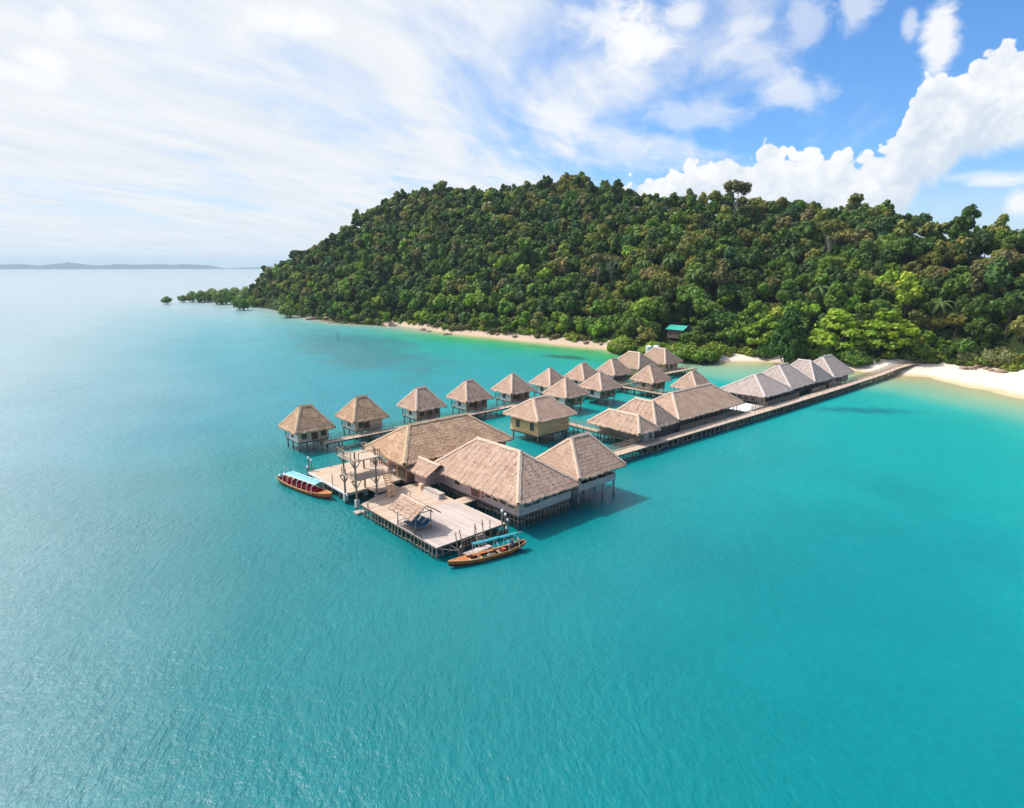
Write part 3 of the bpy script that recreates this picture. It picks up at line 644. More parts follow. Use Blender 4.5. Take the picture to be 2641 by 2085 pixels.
# far islands on the horizon
mf = plain('far_island_forest', (0.035, 0.06, 0.045), (0.055, 0.08, 0.06), 0.95, 0.004)
def far_island(pts, D, seed):
    mb = MB(); rnd = random.Random(seed); row = []
    N_ = 60
    for i in range(N_ + 1):
        x = pts[0][0] + (pts[-1][0] - pts[0][0]) * i / N_; h = np.interp(x, [q[0] for q in pts], [q[1] for q in pts]) * (D / f_px) * .8 * (1 + .12 * mnoise.noise((x / 14, seed, 0)))
        a_ = math.atan((x - 1320.5) / f_px); u = FWD * math.cos(a_) + RGT * math.sin(a_)
        row.append([u * (D - 900) + Vector((0, 0, -3)), u * (D - 350) + Vector((0, 0, max(.5, h * .6))), u * D + Vector((0, 0, max(1, h))), u * (D + 800) + Vector((0, 0, -3))])
    for i in range(N_):
        for k in range(3): mb.face([row[i][k], row[i + 1][k], row[i + 1][k + 1], row[i][k + 1]])
    o = mb.build('far_island', mf, None); return o
tag(far_island([(-900, 8), (-300, 12), (0, 11), (60, 12), (110, 8), (160, 0)], 9600, 1), 'faint low island on the left of the horizon', 'island', kind='structure')
tag(far_island([(85, 0), (110, 10), (180, 17), (230, 11), (252, 9), (300, 13), (350, 11), (410, 13), (440, 11), (475, 13), (540, 10), (575, 2), (590, 0)], 9000, 2), 'long low blue island on the horizon', 'island', kind='structure')
tag(far_island([(585, 0), (610, 3), (660, 4), (695, 8), (740, 5), (800, 0)], 9000, 3), 'small low blue island beside the headland', 'island', kind='structure')

# ------------------------------------------------------------------ the stilt village
ROW1 = 'small stilt huts along the long walkway'; ROW2 = 'small stilt huts along the long walkway'
hut(42.1, 'stilt hut with shaggy brown thatch farthest left at the seaward walkway end', ROW1, y0=96.4, style='brown', front='w_beige', left='w_white', seed=11)
hut(52.8, 'shaggy brown thatched stilt hut, second along the walkway behind the blue canopy boat', ROW1, style='brown', front='w_beige', left='w_white', seed=12)
hut(65.7, 'pinkish thatched stilt hut half behind the ridge of the big brown roofed hall', ROW1, seed=13)
hut(77.6, 'pinkish thatched hut on stilts by the walkway with blunt ridge, fourth from the seaward end', ROW1, seed=14, rid=1.7)
hut(89.7, 'pointed pinkish thatched hut on the seaward side of the walkway with three windows in view', ROW1, seed=16, rid=.5)
hut(101.3, 'pointed thatched hut partly hidden by a nearer hut, sixth from the seaward end', ROW1, seed=17, rid=.4)
hut(112.8, 'thatched hut peeping out between two nearer pointed roofs, second last in the back row', ROW1, seed=18, rid=1.3)
hut(124.2, 'old thatched hut at the back row shore end with a red ring by its door', ROW1, seed=19, rid=1.6, front='w_dark')
hut(95.3, 'pointed thatched hut just behind the yellow walled stilt house', ROW1, y0=86.2, seed=22, rid=.5, rails=False, zr=6.8)
hut(106.9, 'pointed thatched hut standing clear on stilts in the middle of the lagoon', ROW1, y0=86.5, seed=23, rid=.7, zr=6.7)
hut(123.0, 'thatched hut beside the cross walkway with a pale capped blunt ridge', ROW1, y0=84.4, seed=25, rid=1.5, left='w_mauve', zr=6.95)
hut(122.6, 'thatched hut with pale ridge half hidden behind the longest jetty roof', ROW1, y0=72.6, seed=26, rid=1.5, left='w_mauve', zr=7.05)

def lift(t, dz):
    for o in ([t] if not isinstance(t, (list, tuple)) else t):
        k = 1 - dz / 28.6; o.location = (o.location.x * k, o.location.y * k, o.location.z + dz)
for o in [o for o in COL.objects if o.name.startswith('stilt_hut')]: lift(o, .28)

# yellow house M
t_ = thing('stilt_house', 'yellow plank stilt house with wide thatched roof in the lagoon between the halls', 'house', (76, 77.7, 0))
walls(t_, 72.2, 79.9, 74.3, 81.4, 1.3, 4.9, 'w_fresh', 'w_fresh')
hip_roof(t_, 71.2, 80.8, 73.2, 82.2, 4.3, 7.25, 'X', 74.2, 77.8, 'th_fine', 'cap_pale', 31)
for yy in (75.6 + .2, 79.4): window(t_, '-X', 72.2, yy, 3.0, .95, 1.35)
MB().box(72.3, 79.8, 74.4, 81.3, 1.0, 1.29).build('floor_beam', 'w_dark', t_)
for px_ in (72.6, 76, 79.5):
    for py_ in (74.7, 77.8, 81.0): post(t_, px_, py_, -1.5, 1.05, .15, 'pole_pale')

lift(t_, .25)
# far pair near the shore
for (x0, x1, y0, y1, ra, rb, lab, s_) in ((133.0, 142.2, 98.8, 109.2, 102.2, 105.8, 'yellow walled thatched house near the shore behind the small huts, nearer of two', 41), (145.7, 154.1, 99.2, 109.2, 102.6, 106.2, 'yellow walled thatched house with wooden front terrace beside the mangroves, farther of two', 42)):
    t_ = thing('stilt_house', lab, 'house', ((x0 + x1) / 2, (y0 + y1) / 2, 0), 'pair of stilt houses near the shore')
    walls(t_, x0 + .9, x1 - .8, y0 + 1.1, y1 - 1, 1.4, 4.0, 'w_fresh', 'w_beige')
    hip_roof(t_, x0, x1, y0, y1, 3.5, 7.1, 'Y', ra, rb, 'th_old', 'cap_pale', s_)
    door(t_, '-Y', (x0 + x1) / 2 + .3, y0 + 1.1, 1.5); window(t_, '-Y', x0 + 2.2, y0 + 1.1, 2.7, .8, 1.0); window(t_, '-Y', x1 - 2.0, y0 + 1.1, 2.7, .8, 1.0)
    MB().box(x0 + .9, x1 + 1.6, y0 - 1.4, y0 + 1.08, 1.3, 1.42).build('terrace', 'deck_w', t_)
    mb = MB(); rail_mb(mb, [(x0 + .95, y0 - 1.35), (x1 + 1.5, y0 - 1.35), (x1 + 1.5, y0 + 1.0)], 1.42, .9, 1.4); mb.build('railing', 'rail', t_)
    for px_ in np.linspace(x0 + 1.1, x1 + 1.4, 5):
        for py_ in (y0 - 1.2, y0 + 2.5, y1 - 1.5): post(t_, px_, py_, -1.5, 1.3, .12, 'pole_pale')

# LB: the large hall with brown thatch behind the lookout tower
t_ = thing('thatched_hall', 'large hall with shaggy brown thatched roof behind the lookout tower', 'hall', (51.3, 73.7, 0))
x0, x1, y0, y1 = 41.7, 61.0, 68.3, 79.2
MB().box(42.5, 60.3, 69.1, 69.25, 1.3, 4.95).build('wall', 'w_brown', t_)
MB().box(60.15, 60.3, 69.255, 78.4, 1.3, 4.95).build('wall', 'w_brown', t_)
MB().box(44.9, 60.145, 78.25, 78.4, 1.3, 4.95).build('wall', 'w_beige', t_)
MB().box(44.9, 45.05, 69.255, 78.245, 1.65, 4.95).build('wall', 'w_beige', t_)
MB().box(42.4, 60.2, 69.0 + .3, 78.3, 1.45, 1.64).build('floor', 'deck_x', t_)
hip_roof(t_, x0, x1, y0, y1, 4.45, 8.0, 'X', 46.0, 56.2, 'th_brown', 'cap_brown', 51, .4, .5)
for yy in (70.5, 72.0, 73.5, 75.2, 76.8): window(t_, '-X', 44.9, yy, 3.3, 1.2, 1.6)
mb = MB(); rail_mb(mb, [(42.55, 69.2), (42.55, 78.2)], 1.64, 1.0, 1.2, .045, 2); mb.build('railing', 'rail', t_)
for yy in (69.25, 71.6, 74.0, 76.4, 78.2): MB().tube([(42.55, yy, 1.64), (42.55, yy, 4.6)], .1).build('veranda_post', 'w_fresh', t_)
MB().box(42.52, 60.2, 69.3, 78.2, 1.1, 1.44).build('floor_beam', 'w_dark', t_)
for px_ in np.linspace(42.8, 60, 8):
    for py_ in (69.3, 73.7, 78.1): post(t_, px_, py_, -1.5, 1.15, .15, 'pole_pale', lean=.1)

# MB: the restaurant hall beside the sun deck, with its porch
t_ = thing('restaurant_hall', 'weathered grey restaurant hall with broad pinkish thatched roof beside the sun deck', 'hall', (50.3, 58.5, 0))
walls_z0 = 1.35
MB().box(46, 46.14, 50.6, 66.6, 1.35, 3.9).build('wall', 'w_mauve', t_)
MB().box(46.0, 54.8, 50.46, 50.6, 1.35, 2.35).build('half_wall', 'w_mauve', t_)
MB().box(46.0, 49.6, 50.461, 50.6, 2.352, 3.9).build('wall', 'w_mauve', t_)
MB().box(54.66, 54.8, 50.605, 66.6, 1.35, 2.35).build('half_wall', 'w_mauve', t_)
MB().box(46.145, 54.65, 66.46, 66.6, 1.35, 3.9).build('wall', 'w_mauve', t_)
MB().box(46.15, 54.6, 50.65, 66.4, 1.38, 1.5).build('floor', 'w_dark', t_)
for px_ in (49.75, 51.1, 52.4, 53.6, 54.7): MB().box(px_ - .05, px_ + .05, 50.48, 50.59, 2.353, 3.9).build('window_post', 'w_mauve', t_)
for py_ in (53.8, 57, 60.2, 63.4): MB().box(54.68, 54.78, py_ - .05, py_ + .05, 2.353, 3.9).build('window_post', 'w_mauve', t_)
hip_roof(t_, 45.0, 55.5, 49.5, 67.6, 3.5, 7.4, 'Y', 54.9, 63.2, 'th_pink', 'cap_pale', 61, .4, .5)
for yy, sh_ in ((51.7, 0), (53.2, 1), (54.7, 0), (56.0, 1), (62.3, 0)): window(t_, '-X', 46.0, yy, 2.9, 1.0, .95, bool(sh_))
door(t_, '-X', 46.0, 58.6, 1.5, 1.3, 1.8)
window(t_, '-Y', 47.4, 50.46, 2.95, 1.1, .8); window(t_, '-Y', 48.8, 50.46, 2.95, 1.1, .8)
pr_ = MB()   # porch room at the far end of the long side
pr_.box(43.7, 45.99, 66.0, 68.8, 1.35, 3.35).build('porch_room', 'w_mauve', t_)
rnd = random.Random(5); mb = MB(); rz_, ez_ = 4.35, 3.25; ya, yb = 64.6, 69.6
slope(mb, (43.0, yb, ez_), (43.0, ya, ez_), (45.0, yb, rz_), (45.0, ya, rz_), rnd); slope(mb, (47.0, ya, ez_ ), (47.0, yb, ez_), (45.0, ya, rz_), (45.0, yb, rz_), rnd)
po = mb.build('porch_roof', 'th_pink', t_)
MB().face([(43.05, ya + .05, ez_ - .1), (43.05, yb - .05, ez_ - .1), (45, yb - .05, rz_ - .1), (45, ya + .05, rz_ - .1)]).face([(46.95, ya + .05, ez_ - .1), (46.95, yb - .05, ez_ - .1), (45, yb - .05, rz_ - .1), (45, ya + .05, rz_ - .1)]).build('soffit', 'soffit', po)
cap((45, ya - .1, rz_), (45, yb + .1, rz_), Vector((-.87, 0, -.48)), Vector((.87, 0, -.48)), rnd).build('ridge_cap', 'cap_pale', po)
for (a_, b_) in ((43.4, 64.9), (45.0, 64.9)): MB().tube([(a_, b_, 1.4), (a_, b_, 3.4)], .07).build('porch_post', 'pole', t_)
MB().box(46.05, 54.7, 50.65, 66.5, 1.02, 1.345).build('floor_beam', 'w_dark', t_)
for k_ in range(22): post(t_, 46.15, 50.75 + k_ * .74, -1.5, 1.3, .08, 'pole', lean=.3)
for k_ in range(1, 17): post(t_, 46.15 + k_ * .53, 50.75, -1.5, 1.3, .08, 'pole_pale', lean=.3)
for k_ in range(10): post(t_, 54.5, 52 + k_ * 1.5, -1.5, 1.3, .08, 'pole', lean=.2)
for k_ in range(9):
    for px_ in (47.4, 49.0, 51.5): post(t_, px_, 51.8 + k_ * 1.7, -1.5, 1.3, .1, 'w_dark', lean=.2)  # inner posts coloured dark to imitate the shade beneath the hall
mb = MB(); mb.tube([(46.1, 50.7, .6), (46.1, 66, .75)], .05).tube([(46.2, 50.6, .55), (54.6, 50.6, .7)], .05).tube([(46.1, 50.8, -.2), (46.1, 56, 1.2)], .05).tube([(46.3, 50.6, 1.2), (50, 50.6, -.1)], .05).tube([(46.05, 53, .9), (46.05, 61, .15)], .045).tube([(50, 50.55, .1), (54.5, 50.55, .9)], .045)
mb.build('brace', 'pole', t_)

lift(t_, .38)
# RP: open sided dining pavilion
t_ = thing('dining_pavilion', 'open sided dining pavilion with pyramid thatched roof on tall stilts next to restaurant hall', 'pavilion', (59.6, 53.6, 0))
for (bx_, nm) in (((56.1, 63.4, 50.2, 50.34), 'half_wall'), ((56.1, 56.24, 50.345, 57.2), 'half_wall'), ((63.26, 63.4, 50.345, 57.2), 'half_wall'), ((56.245, 63.255, 57.06, 57.2), 'half_wall')):
    MB().box(*bx_, 1.9, 2.8).build(nm, 'w_mauve', t_)
MB().box(56.15, 63.35, 50.25, 57.15, 1.86, 1.98).build('floor', 'w_dark', t_)
hip_roof(t_, 55.1, 64.2, 49.2, 58.2, 4.2, 8.0, 'X', 58.3, 61.6, 'th_fine', 'cap_pale', 71)
for px_ in (56.2, 58.0, 59.8, 61.6, 63.3):
    for py_ in (50.3, 57.1):
        MB().tube([(px_, py_, 2.0), (px_, py_, 4.3)], .07).build('roof_post', 'w_mauve', t_)
for px_ in (56.3, 58.6, 61.0, 63.3):
    for py_ in (50.4, 53.7, 57.0): post(t_, px_, py_, -1.5, 1.87, .12, 'pole_pale')
for (a_, b_) in (((56.3, 50.3, 1.7), (58.6, 50.3, .1)), ((61, 50.3, .2), (63.2, 50.3, 1.7)), ((58.6, 50.3, .3), (61, 50.3, 1.0)), ((56.3, 50.2, 1.0), (60.9, 50.2, .6))): MB().tube([a_, b_], .05).build('brace', 'pole', t_)
lift(t_, .28); RPK = (1 - .28 / 28.6)
# tables inside
for k_, (a_, b_) in enumerate(((57.6, 51.8), (60.0, 51.8), (62.2, 51.8), (58.6, 54.4), (61.4, 54.4))):
    tb = thing('dining_table', 'dark dining table inside the open sided pavilion', 'table', (a_, b_, 1.98), 'dining tables in the pavilion')
    MB().box(a_ - .6, a_ + .6, b_ - .4, b_ + .4, 2.68, 2.74).build('tabletop', 'w_brown', tb)
    for sx in (-.5, .5):
        for sy in (-.3, .3): MB().box(a_ + sx - .04, a_ + sx + .04, b_ + sy - .04, b_ + sy + .04, 1.98, 2.679).build('leg', 'w_brown', tb)
    lift(tb, .28)

# jetty buildings
def jetty_house(label, x0, x1, y0, y1, ze, zr, axis, ra, rb, mat, capm, seed, wx=(.8, .5), wy=(1.0, .8), wins=(), left='w_mauve', front='w_mauve', veranda=False):
    t_ = thing('jetty_house', label, 'house', ((x0 + x1) / 2, (y0 + y1) / 2, 0), 'thatched houses along the jetty')
    walls(t_, x0 + wx[0], x1 - wx[1], y0 + wy[0], y1 - wy[1], 1.5, ze + .35, left, front)
    hip_roof(t_, x0, x1, y0, y1, ze, zr, axis, ra, rb, mat, capm, seed)
    for (f_, q, w_, h_) in wins:
        if f_ == '-Y': window(t_, '-Y', q, y0 + wy[0], 2.65, w_, h_)
        elif f_ == 'D': door(t_, '-Y', q, y0 + wy[0], 1.6)
        else: window(t_, '-X', x0 + wx[0], q, 2.65, w_, h_)
    MB().box(x0 + wx[0] + .02, x1 - wx[1] - .02, y0 + wy[0] + .02, y1 - wy[1], 1.2, 1.495).build('floor_beam', 'w_dark', t_)
    for px_ in np.linspace(x0 + wx[0] + .2, x1 - wx[1] - .2, max(3, int((x1 - x0) / 2.6))):
        for py_ in (y0 + 1.6, (y0 + y1) / 2, y1 - wy[1] - .2): post(t_, px_, py_, -1.5, 1.25, .12, 'pole')
    return t_
b1 = jetty_house('low thatched house at the seaward start of the jetty with a railed veranda', 80, 85.6, 58.7, 70, 3.55, 5.75, 'Y', 61.2, 67.4, 'th_pink', 'cap_pale', 81, (2.6, .2), (1.0, .6), (('-Y', 84.4, .9, 1.2),))
b2 = jetty_house('thatched jetty house wedged between the low house and the long hall', 85.8, 92.4, 59.6, 70.2, 3.55, 7.0, 'Y', 62.9, 66.6, 'th_pink', 'cap_pale', 82, (.4, .2), (1.0, .6), (('-Y', 87.3, .9, 1.2), ('-Y', 89.1, .9, 1.2), ('-Y', 91, .9, 1.2)), front='w_dark')
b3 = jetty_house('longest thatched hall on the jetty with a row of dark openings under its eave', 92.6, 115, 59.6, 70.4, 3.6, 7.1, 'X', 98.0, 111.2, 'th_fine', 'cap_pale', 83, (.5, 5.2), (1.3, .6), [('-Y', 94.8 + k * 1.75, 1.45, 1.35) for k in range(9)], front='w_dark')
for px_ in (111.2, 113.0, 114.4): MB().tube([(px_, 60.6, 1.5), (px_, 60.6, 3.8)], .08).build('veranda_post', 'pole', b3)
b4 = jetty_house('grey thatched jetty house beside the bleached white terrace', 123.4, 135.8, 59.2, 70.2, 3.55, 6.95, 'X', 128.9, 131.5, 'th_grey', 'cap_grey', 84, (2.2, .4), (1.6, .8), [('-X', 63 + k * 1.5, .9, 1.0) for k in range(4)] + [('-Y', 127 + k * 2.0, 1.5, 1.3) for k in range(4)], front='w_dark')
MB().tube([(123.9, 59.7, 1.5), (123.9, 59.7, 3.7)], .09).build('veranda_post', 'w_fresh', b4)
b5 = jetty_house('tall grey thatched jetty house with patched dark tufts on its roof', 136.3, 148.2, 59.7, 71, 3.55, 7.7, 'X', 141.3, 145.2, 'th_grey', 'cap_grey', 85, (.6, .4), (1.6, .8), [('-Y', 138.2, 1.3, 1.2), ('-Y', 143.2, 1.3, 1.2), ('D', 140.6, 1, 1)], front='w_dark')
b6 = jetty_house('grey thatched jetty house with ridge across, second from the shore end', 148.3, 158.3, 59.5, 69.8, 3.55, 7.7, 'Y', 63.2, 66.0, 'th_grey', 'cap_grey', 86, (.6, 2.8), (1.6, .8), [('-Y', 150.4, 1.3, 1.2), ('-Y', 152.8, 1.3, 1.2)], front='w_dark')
b7 = jetty_house('grey thatched jetty house nearest the beach', 158.4, 170.8, 59.2, 69.2, 3.55, 7.75, 'X', 162.6, 167.6, 'th_grey', 'cap_grey', 87, (1.4, .6), (1.1, .8), [('-Y', 163, 1.0, 1.2), ('D', 165.2, 1, 1)])

# ------------------------------------------------------------------ jetty, walkways, decks
def jetty():
    t_ = thing('jetty', 'long wooden jetty on many poles leading to the white beach', 'jetty', (140, 58.3, 0))
    P = [(66, 57.8), (75, 57.6), (92, 57.3), (121, 56.6), (152, 56.3), (184, 56.3), (198, 56.6), (207, 56.3), (214, 55.3)]
    ZD = [1.5, 1.5, 1.5, 1.5, 1.5, 1.6, 1.85, 1.9, 1.75]; Wd = 2.3
    def at(q):
        xs_ = [p[0] for p in P]; return np.interp(q, xs_, [p[1] for p in P]), np.interp(q, xs_, ZD)
    mb = MB(); q = 66.0
    while q < 214:
        q2 = min(214, q + 2.0); (ya_, za), (yb_, zb) = at(q), at(q2)
        mb.hexa([(q, ya_, za - .09), (q2, yb_, zb - .09), (q2, yb_ + Wd, zb - .09), (q, ya_ + Wd, za - .09), (q, ya_, za), (q2, yb_, zb), (q2, yb_ + Wd, zb), (q, ya_ + Wd, za)]); q = q2
    mb.build('deck', 'deck_g', t_)
    bm_ = MB()
    for off in (.12, Wd - .24):
        for i in range(len(P) - 1):
            (xa, ya_), (xb, yb_) = P[i], P[i + 1]; za, zb = ZD[i] - .093, ZD[i + 1] - .093
            bm_.hexa([(xa, ya_ + off, za - .22), (xb, yb_ + off, zb - .22), (xb, yb_ + off + .12, zb - .22), (xa, ya_ + off + .12, za - .22), (xa, ya_ + off, za), (xb, yb_ + off, zb), (xb, yb_ + off + .12, zb), (xa, ya_ + off + .12, za)])
    bm_.build('floor_beam', 'w_dark', t_)
    rnd = random.Random(9)
    qs = list(np.arange(66.5, 205, 1.42)); 
    for i, q in enumerate(qs):
        y_, z_ = at(q)
        post(t_, q, y_ + .1, -1.5, z_ - .1, .085, 'pole' if i % 3 else 'pole_pale', lean=.28)
    rest = MB()
    for q in np.arange(66.5, 210, .75):
        y_, z_ = at(q); x_ = q + rnd.uniform(-.2, .2)
        rest.tube([(x_ + rnd.uniform(-.2, .2), y_ + rnd.uniform(.9, 1.4), -1.5), (x_, y_ + 1.15, z_ - .1)], .08)
        rest.tube([(x_ + .6 + rnd.uniform(-.2, .2), y_ + Wd - .15, -1.5), (x_ + .6, y_ + Wd - .15, z_ - .1)], .08)
    tag(rest.build('post', 'w_dark', t_), kind='stuff')  # back posts packed close and coloured dark, painting the gloom beneath the jetty
    br = MB()
    for q in np.arange(67, 203, 4.2):
        y_, z_ = at(q); y2, z2 = at(q + 4.2)
        br.tube([(q, y_ + .02, .45 + rnd.uniform(-.15, .15)), (q + 4.4, y2 + .02, .45 + rnd.uniform(-.15, .15))], .045)
        if rnd.random() < .6: br.tube([(q, y_ - .04, .1), (q + 2.6, y_ - .04, z_ - .2)], .04)
        if rnd.random() < .5: br.tube([(q + 3, y_ + .03, .0), (q + 1.0, y_ + .03, z_ - .2)], .04)
        br.tube([(q + .5, y_ + .1, .2), (q + .5, y_ + Wd - .1, z_ - .3)], .04)
    br.build('brace', 'pole_pale', t_)
    rm = MB()
    for (a_, b_) in ((66, 82.5), (93, 113.0), (117.2, 122), (122, 138), (145, 152), (154, 170), (170, 190), (190, 212)):
        (y1_, z1_), (y2_, z2_) = at(a_), at(b_)
        k = max(1, round((b_ - a_) / 1.7))
        for j in range(k + 1):
            xq = a_ + (b_ - a_) * j / k; yq, zq = at(xq); rm.tube([(xq, yq + Wd - .06, zq - .02), (xq, yq + Wd - .06, zq + .98)], .04)
            if j < k:
                xr = a_ + (b_ - a_) * (j + 1) / k; yr, zr_ = at(xr)
                for hh in (.2, .42, .64, .95): rm.tube([(xq, yq + Wd - .06, zq + hh), (xr, yr + Wd - .06, zr_ + hh)], .055)
    rm.build('railing', 'rail', t_)
    t_.location.z += 0.0
    nr = MB()    # thin posts and rope rail on the near side
    for q in np.arange(67, 212, 3.4):
        y_, z_ = at(q); y2, z2 = at(min(214, q + 3.4)); nr.tube([(q, y_ + .05, z_ - .3), (q, y_ + .05, z_ + .95)], .026); nr.tube([(q, y_ + .05, z_ + .9), (q + 3.4, y2 + .05, z2 + .9)], .016, 4)
    nr.build('rope_railing', 'rail', t_)
jetty()
walkway('boardwalk', 'long raised boardwalk with railings serving the row of small huts', 'walkway', 42.5, 131, 93.9, 95.6, rails=(1, 1), step=3.0)
walkway('boardwalk', 'cross walkway over the lagoon running from the hut row to the longest jetty hall', 'walkway', 117.7, 119.2, 70.5, 93.85, along='Y', rails=(1, 1), step=2.2, pmat='pole_pale')
walkway('boardwalk', 'short cross walkway with rails from the yellow stilt house to the jetty', 'walkway', 81.5, 83.0, 60.2, 77.2, along='Y', rails=(1, 1), step=2.4)
walkway('footbridge', 'short plank link from the cross walkway to the yellow stilt house', 'footbridge', 79.95, 81.45, 75.9, 77.2, rails=(0, 1), step=1.4, mat='deck_g')
for i, (cx_, y_, lab) in enumerate(((42.7, 97.4, 'plank footbridge to the farthest left hut'), (53.0, 97.9, 'plank footbridge to the second brown thatched hut'), (65.7, 97.9, 'plank footbridge to the third hut behind the hall ridge'), (77.2, 97.9, 'plank footbridge to the fourth hut of the row'),
                                    (89.7, 97.9, 'plank footbridge to the fifth hut of the row'), (101, 97.9, 'plank footbridge to the sixth hut of the row'), (112.6, 97.9, 'plank footbridge to the seventh hut of the row'), (124.0, 97.9, 'plank footbridge to the old hut at the shore end'))):
    walkway('footbridge', lab, 'footbridge', cx_ - .75, cx_ + .75, 95.65, y_, along='Y', rails=(1, 1), step=2.2, pst=False, group='footbridges to the huts')
for (cx_, lab) in ((95.3, 'footbridge to the pointed hut behind the yellow house'), (106.9, 'footbridge to the hut standing clear in the lagoon')):
    walkway('footbridge', lab, 'footbridge', cx_ - .7, cx_ + .7, 91.2, 93.85, along='Y', rails=(1, 0), step=2.2, pst=False, group='footbridges to the huts')
walkway('footbridge', 'boardwalk end linking the hut row to the shore houses', 'walkway', 131.05, 157, 96.2, 97.7, rails=(1, 0), step=3, mat='deck_w')
t_ = thing('terrace', 'bleached white timber terrace between the longest hall and the grey house', 'terrace', (119, 64, 0))
MB().box(115.4, 123.3, 59.4, 68, 1.42, 1.52).build('deck', 'deck_white', t_)
mb = MB(); rail_mb(mb, [(117.5, 59.45), (123.2, 59.45)], 1.52, .9, 1.2); mb.build('railing', 'rail', t_)
for px_ in (116, 119.5, 123):
    for py_ in (60, 64, 67.5): post(t_, px_, py_, -1.5, 1.4, .12)

# sun deck
t_ = thing('sun_deck', 'big pale timber sun deck on poles in front of the restaurant hall', 'deck', (38.5, 58.5, 0))
dk = MB(); zt, zb = 1.5, 1.41
dk.box(33.8, 43.3, 49.7, 59.2, zb, zt); dk.build('deck', 'deck_y', t_)
mb = MB(); mb.face([(33.8, 59.203, zt), (43.3, 59.203, zt), (43.3, 67.9, zt), (40, 67.9, zt), (36.6, 67.0, zt), (33.8, 65.8, zt)]); mb.face([(33.8, 65.8, zb), (36.6, 67.0, zb), (40, 67.9, zb), (43.3, 67.9, zb), (43.3, 59.203, zb), (33.8, 59.203, zb)])
pts = [(33.8, 59.203), (43.3, 59.203), (43.3, 67.9), (40, 67.9), (36.6, 67.0), (33.8, 65.8)]
for i in range(6): a_, b_ = pts[i], pts[(i + 1) % 6]; mb.face([(*a_, zb), (*b_, zb), (*b_, zt), (*a_, zt)])
mb.build('deck', 'deck_x', t_)
MB().box(43.303, 45.95, 57.6, 59.4, zb, zt + .01).build('gangplank', 'deck_x', t_)
fb = MB(); fb.box(33.86, 33.98, 49.8, 65.7, 1.2, 1.405).box(34.0, 43.2, 49.78, 49.9, 1.2, 1.405).box(43.1, 43.22, 49.92, 67.5, 1.2, 1.405); fb.build('floor_beam', 'w_dark', t_)
yy = 49.85
while yy < 65.7:
    post(t_, 33.9, yy, -1.5, 1.35 if RP.random() < .8 else 2.1, .085, 'pole_pale', lean=.12); yy += RP.uniform(.62, 1.0)
for xx in np.arange(34.7, 43.3, .95): post(t_, xx, 49.9, -1.5, 1.35, .085, 'pole', lean=.15)
for xx in np.arange(35.4, 43, 1.9):
    for yy in np.arange(51.2, 66, 1.9): post(t_, xx, yy, -1.5, 1.3, .09, 'w_dark')  # dark colour on inner posts stands in for shade under the deck
for yy in np.arange(51.5, 67, 1.6): post(t_, 43.15, yy, -1.5, 1.35, .085, 'pole')
mb = MB()
for yy in np.arange(50.2, 64, 2.7): mb.tube([(33.95, yy, .35), (33.95, yy + 2.9, .3 + RP.uniform(-.1, .2))], .04)
mb.tube([(34, 49.85, .5), (43, 49.85, .45)], .045).tube([(39.6, 49.7, 1.3), (41.2, 49.2, .3)], .05).tube([(41.2, 49.2, .3), (42.8, 49.6, 1.35)], .05)
mb.build('brace', 'pole_pale', t_)

# boat deck
t_ = thing('boat_deck', 'tan timber boat deck on posts beside the boat with the pale blue canopy', 'deck', (38.5, 76, 0))
MB().box(34.35, 44.8, 70.35, 82.1, 1.4, 1.5).build('deck', 'deck_x', t_)
MB().box(34.25, 34.346, 70.3, 82.1, 1.15, 1.49).build('edge_board', 'white', t_)
MB().box(34.4, 42.2, 70.4, 70.5, 1.15, 1.395).build('floor_beam', 'conc', t_)
for yy in np.linspace(70.8, 81.8, 6): post(t_, 34.55, yy, -1.5, 1.38, .12, 'pole_pale')
for xx in (36.8, 39.2, 41.8):
    for yy in (70.8, 73.4, 76, 79, 81.7): post(t_, xx, yy, -1.5, 1.38, .12, 'w_dark')  # inner posts darkened in colour to suggest under-deck shade
for (a_, b_, h_) in ((34.32, 74.5, 3.1), (35.0, 82.0, 2.1), (37.6, 81.9, 2.2), (39.3, 71.5, 2.5), (41, 81.9, 2.3)): MB().tube([(a_, b_, -1.0 if a_ < 34.34 else 1.5), (a_, b_, h_)], .06).build('mooring_post', 'pole', t_)
t_ = thing('landing', 'small shaded platform linking the boat deck and the sun deck under the tower', 'platform', (38.7, 69.2, 0))
MB().box(37.3, 40.6, 67.95, 70.3, 1.38, 1.47).build('deck', 'deck_g', t_)
for (a_, b_) in ((37.5, 68.1), (40.4, 68.1), (40.4, 70.1)): post(t_, a_, b_, -1.5, 1.36, .1)
# ------------------------------------------------------------------ lookout tower
t_ = thing('lookout_tower', 'two storey wooden lookout tower with open platforms and rails above the sun deck', 'tower', (35.7, 69.2, 0))
TX, TY = (34.3, 37.15), (67.75, 70.85)
for a_ in TX:
    for b_ in TY:
        MB().tube([(a_, b_, -1.5), (a_, b_, 3.9), (a_ + RP.uniform(-.05, .05), b_, 7.6)], .15, 8, .11).build('post', 'pole_pale', t_)
        MB().box(a_ - .24, a_ + .24, b_ - .24, b_ + .24, .45, 1.39).build('footing', 'conc', t_)
MB().box(34.0, 39.9, 67.35, 71.0, 4.0, 4.12).build('lower_platform', 'deck_g', t_)
MB().box(33.6, 37.45, 67.05, 71.2, 6.55, 6.68).build('upper_platform', 'deck_g', t_)
mb = MB(); 
for zz_ in (3.82, 6.37):
    for b_ in TY: mb.box(33.7, 37.5 if zz_ > 5 else 39.8, b_ - .07, b_ + .07, zz_, zz_ + .175)
mb.build('beam', 'pole', t_)
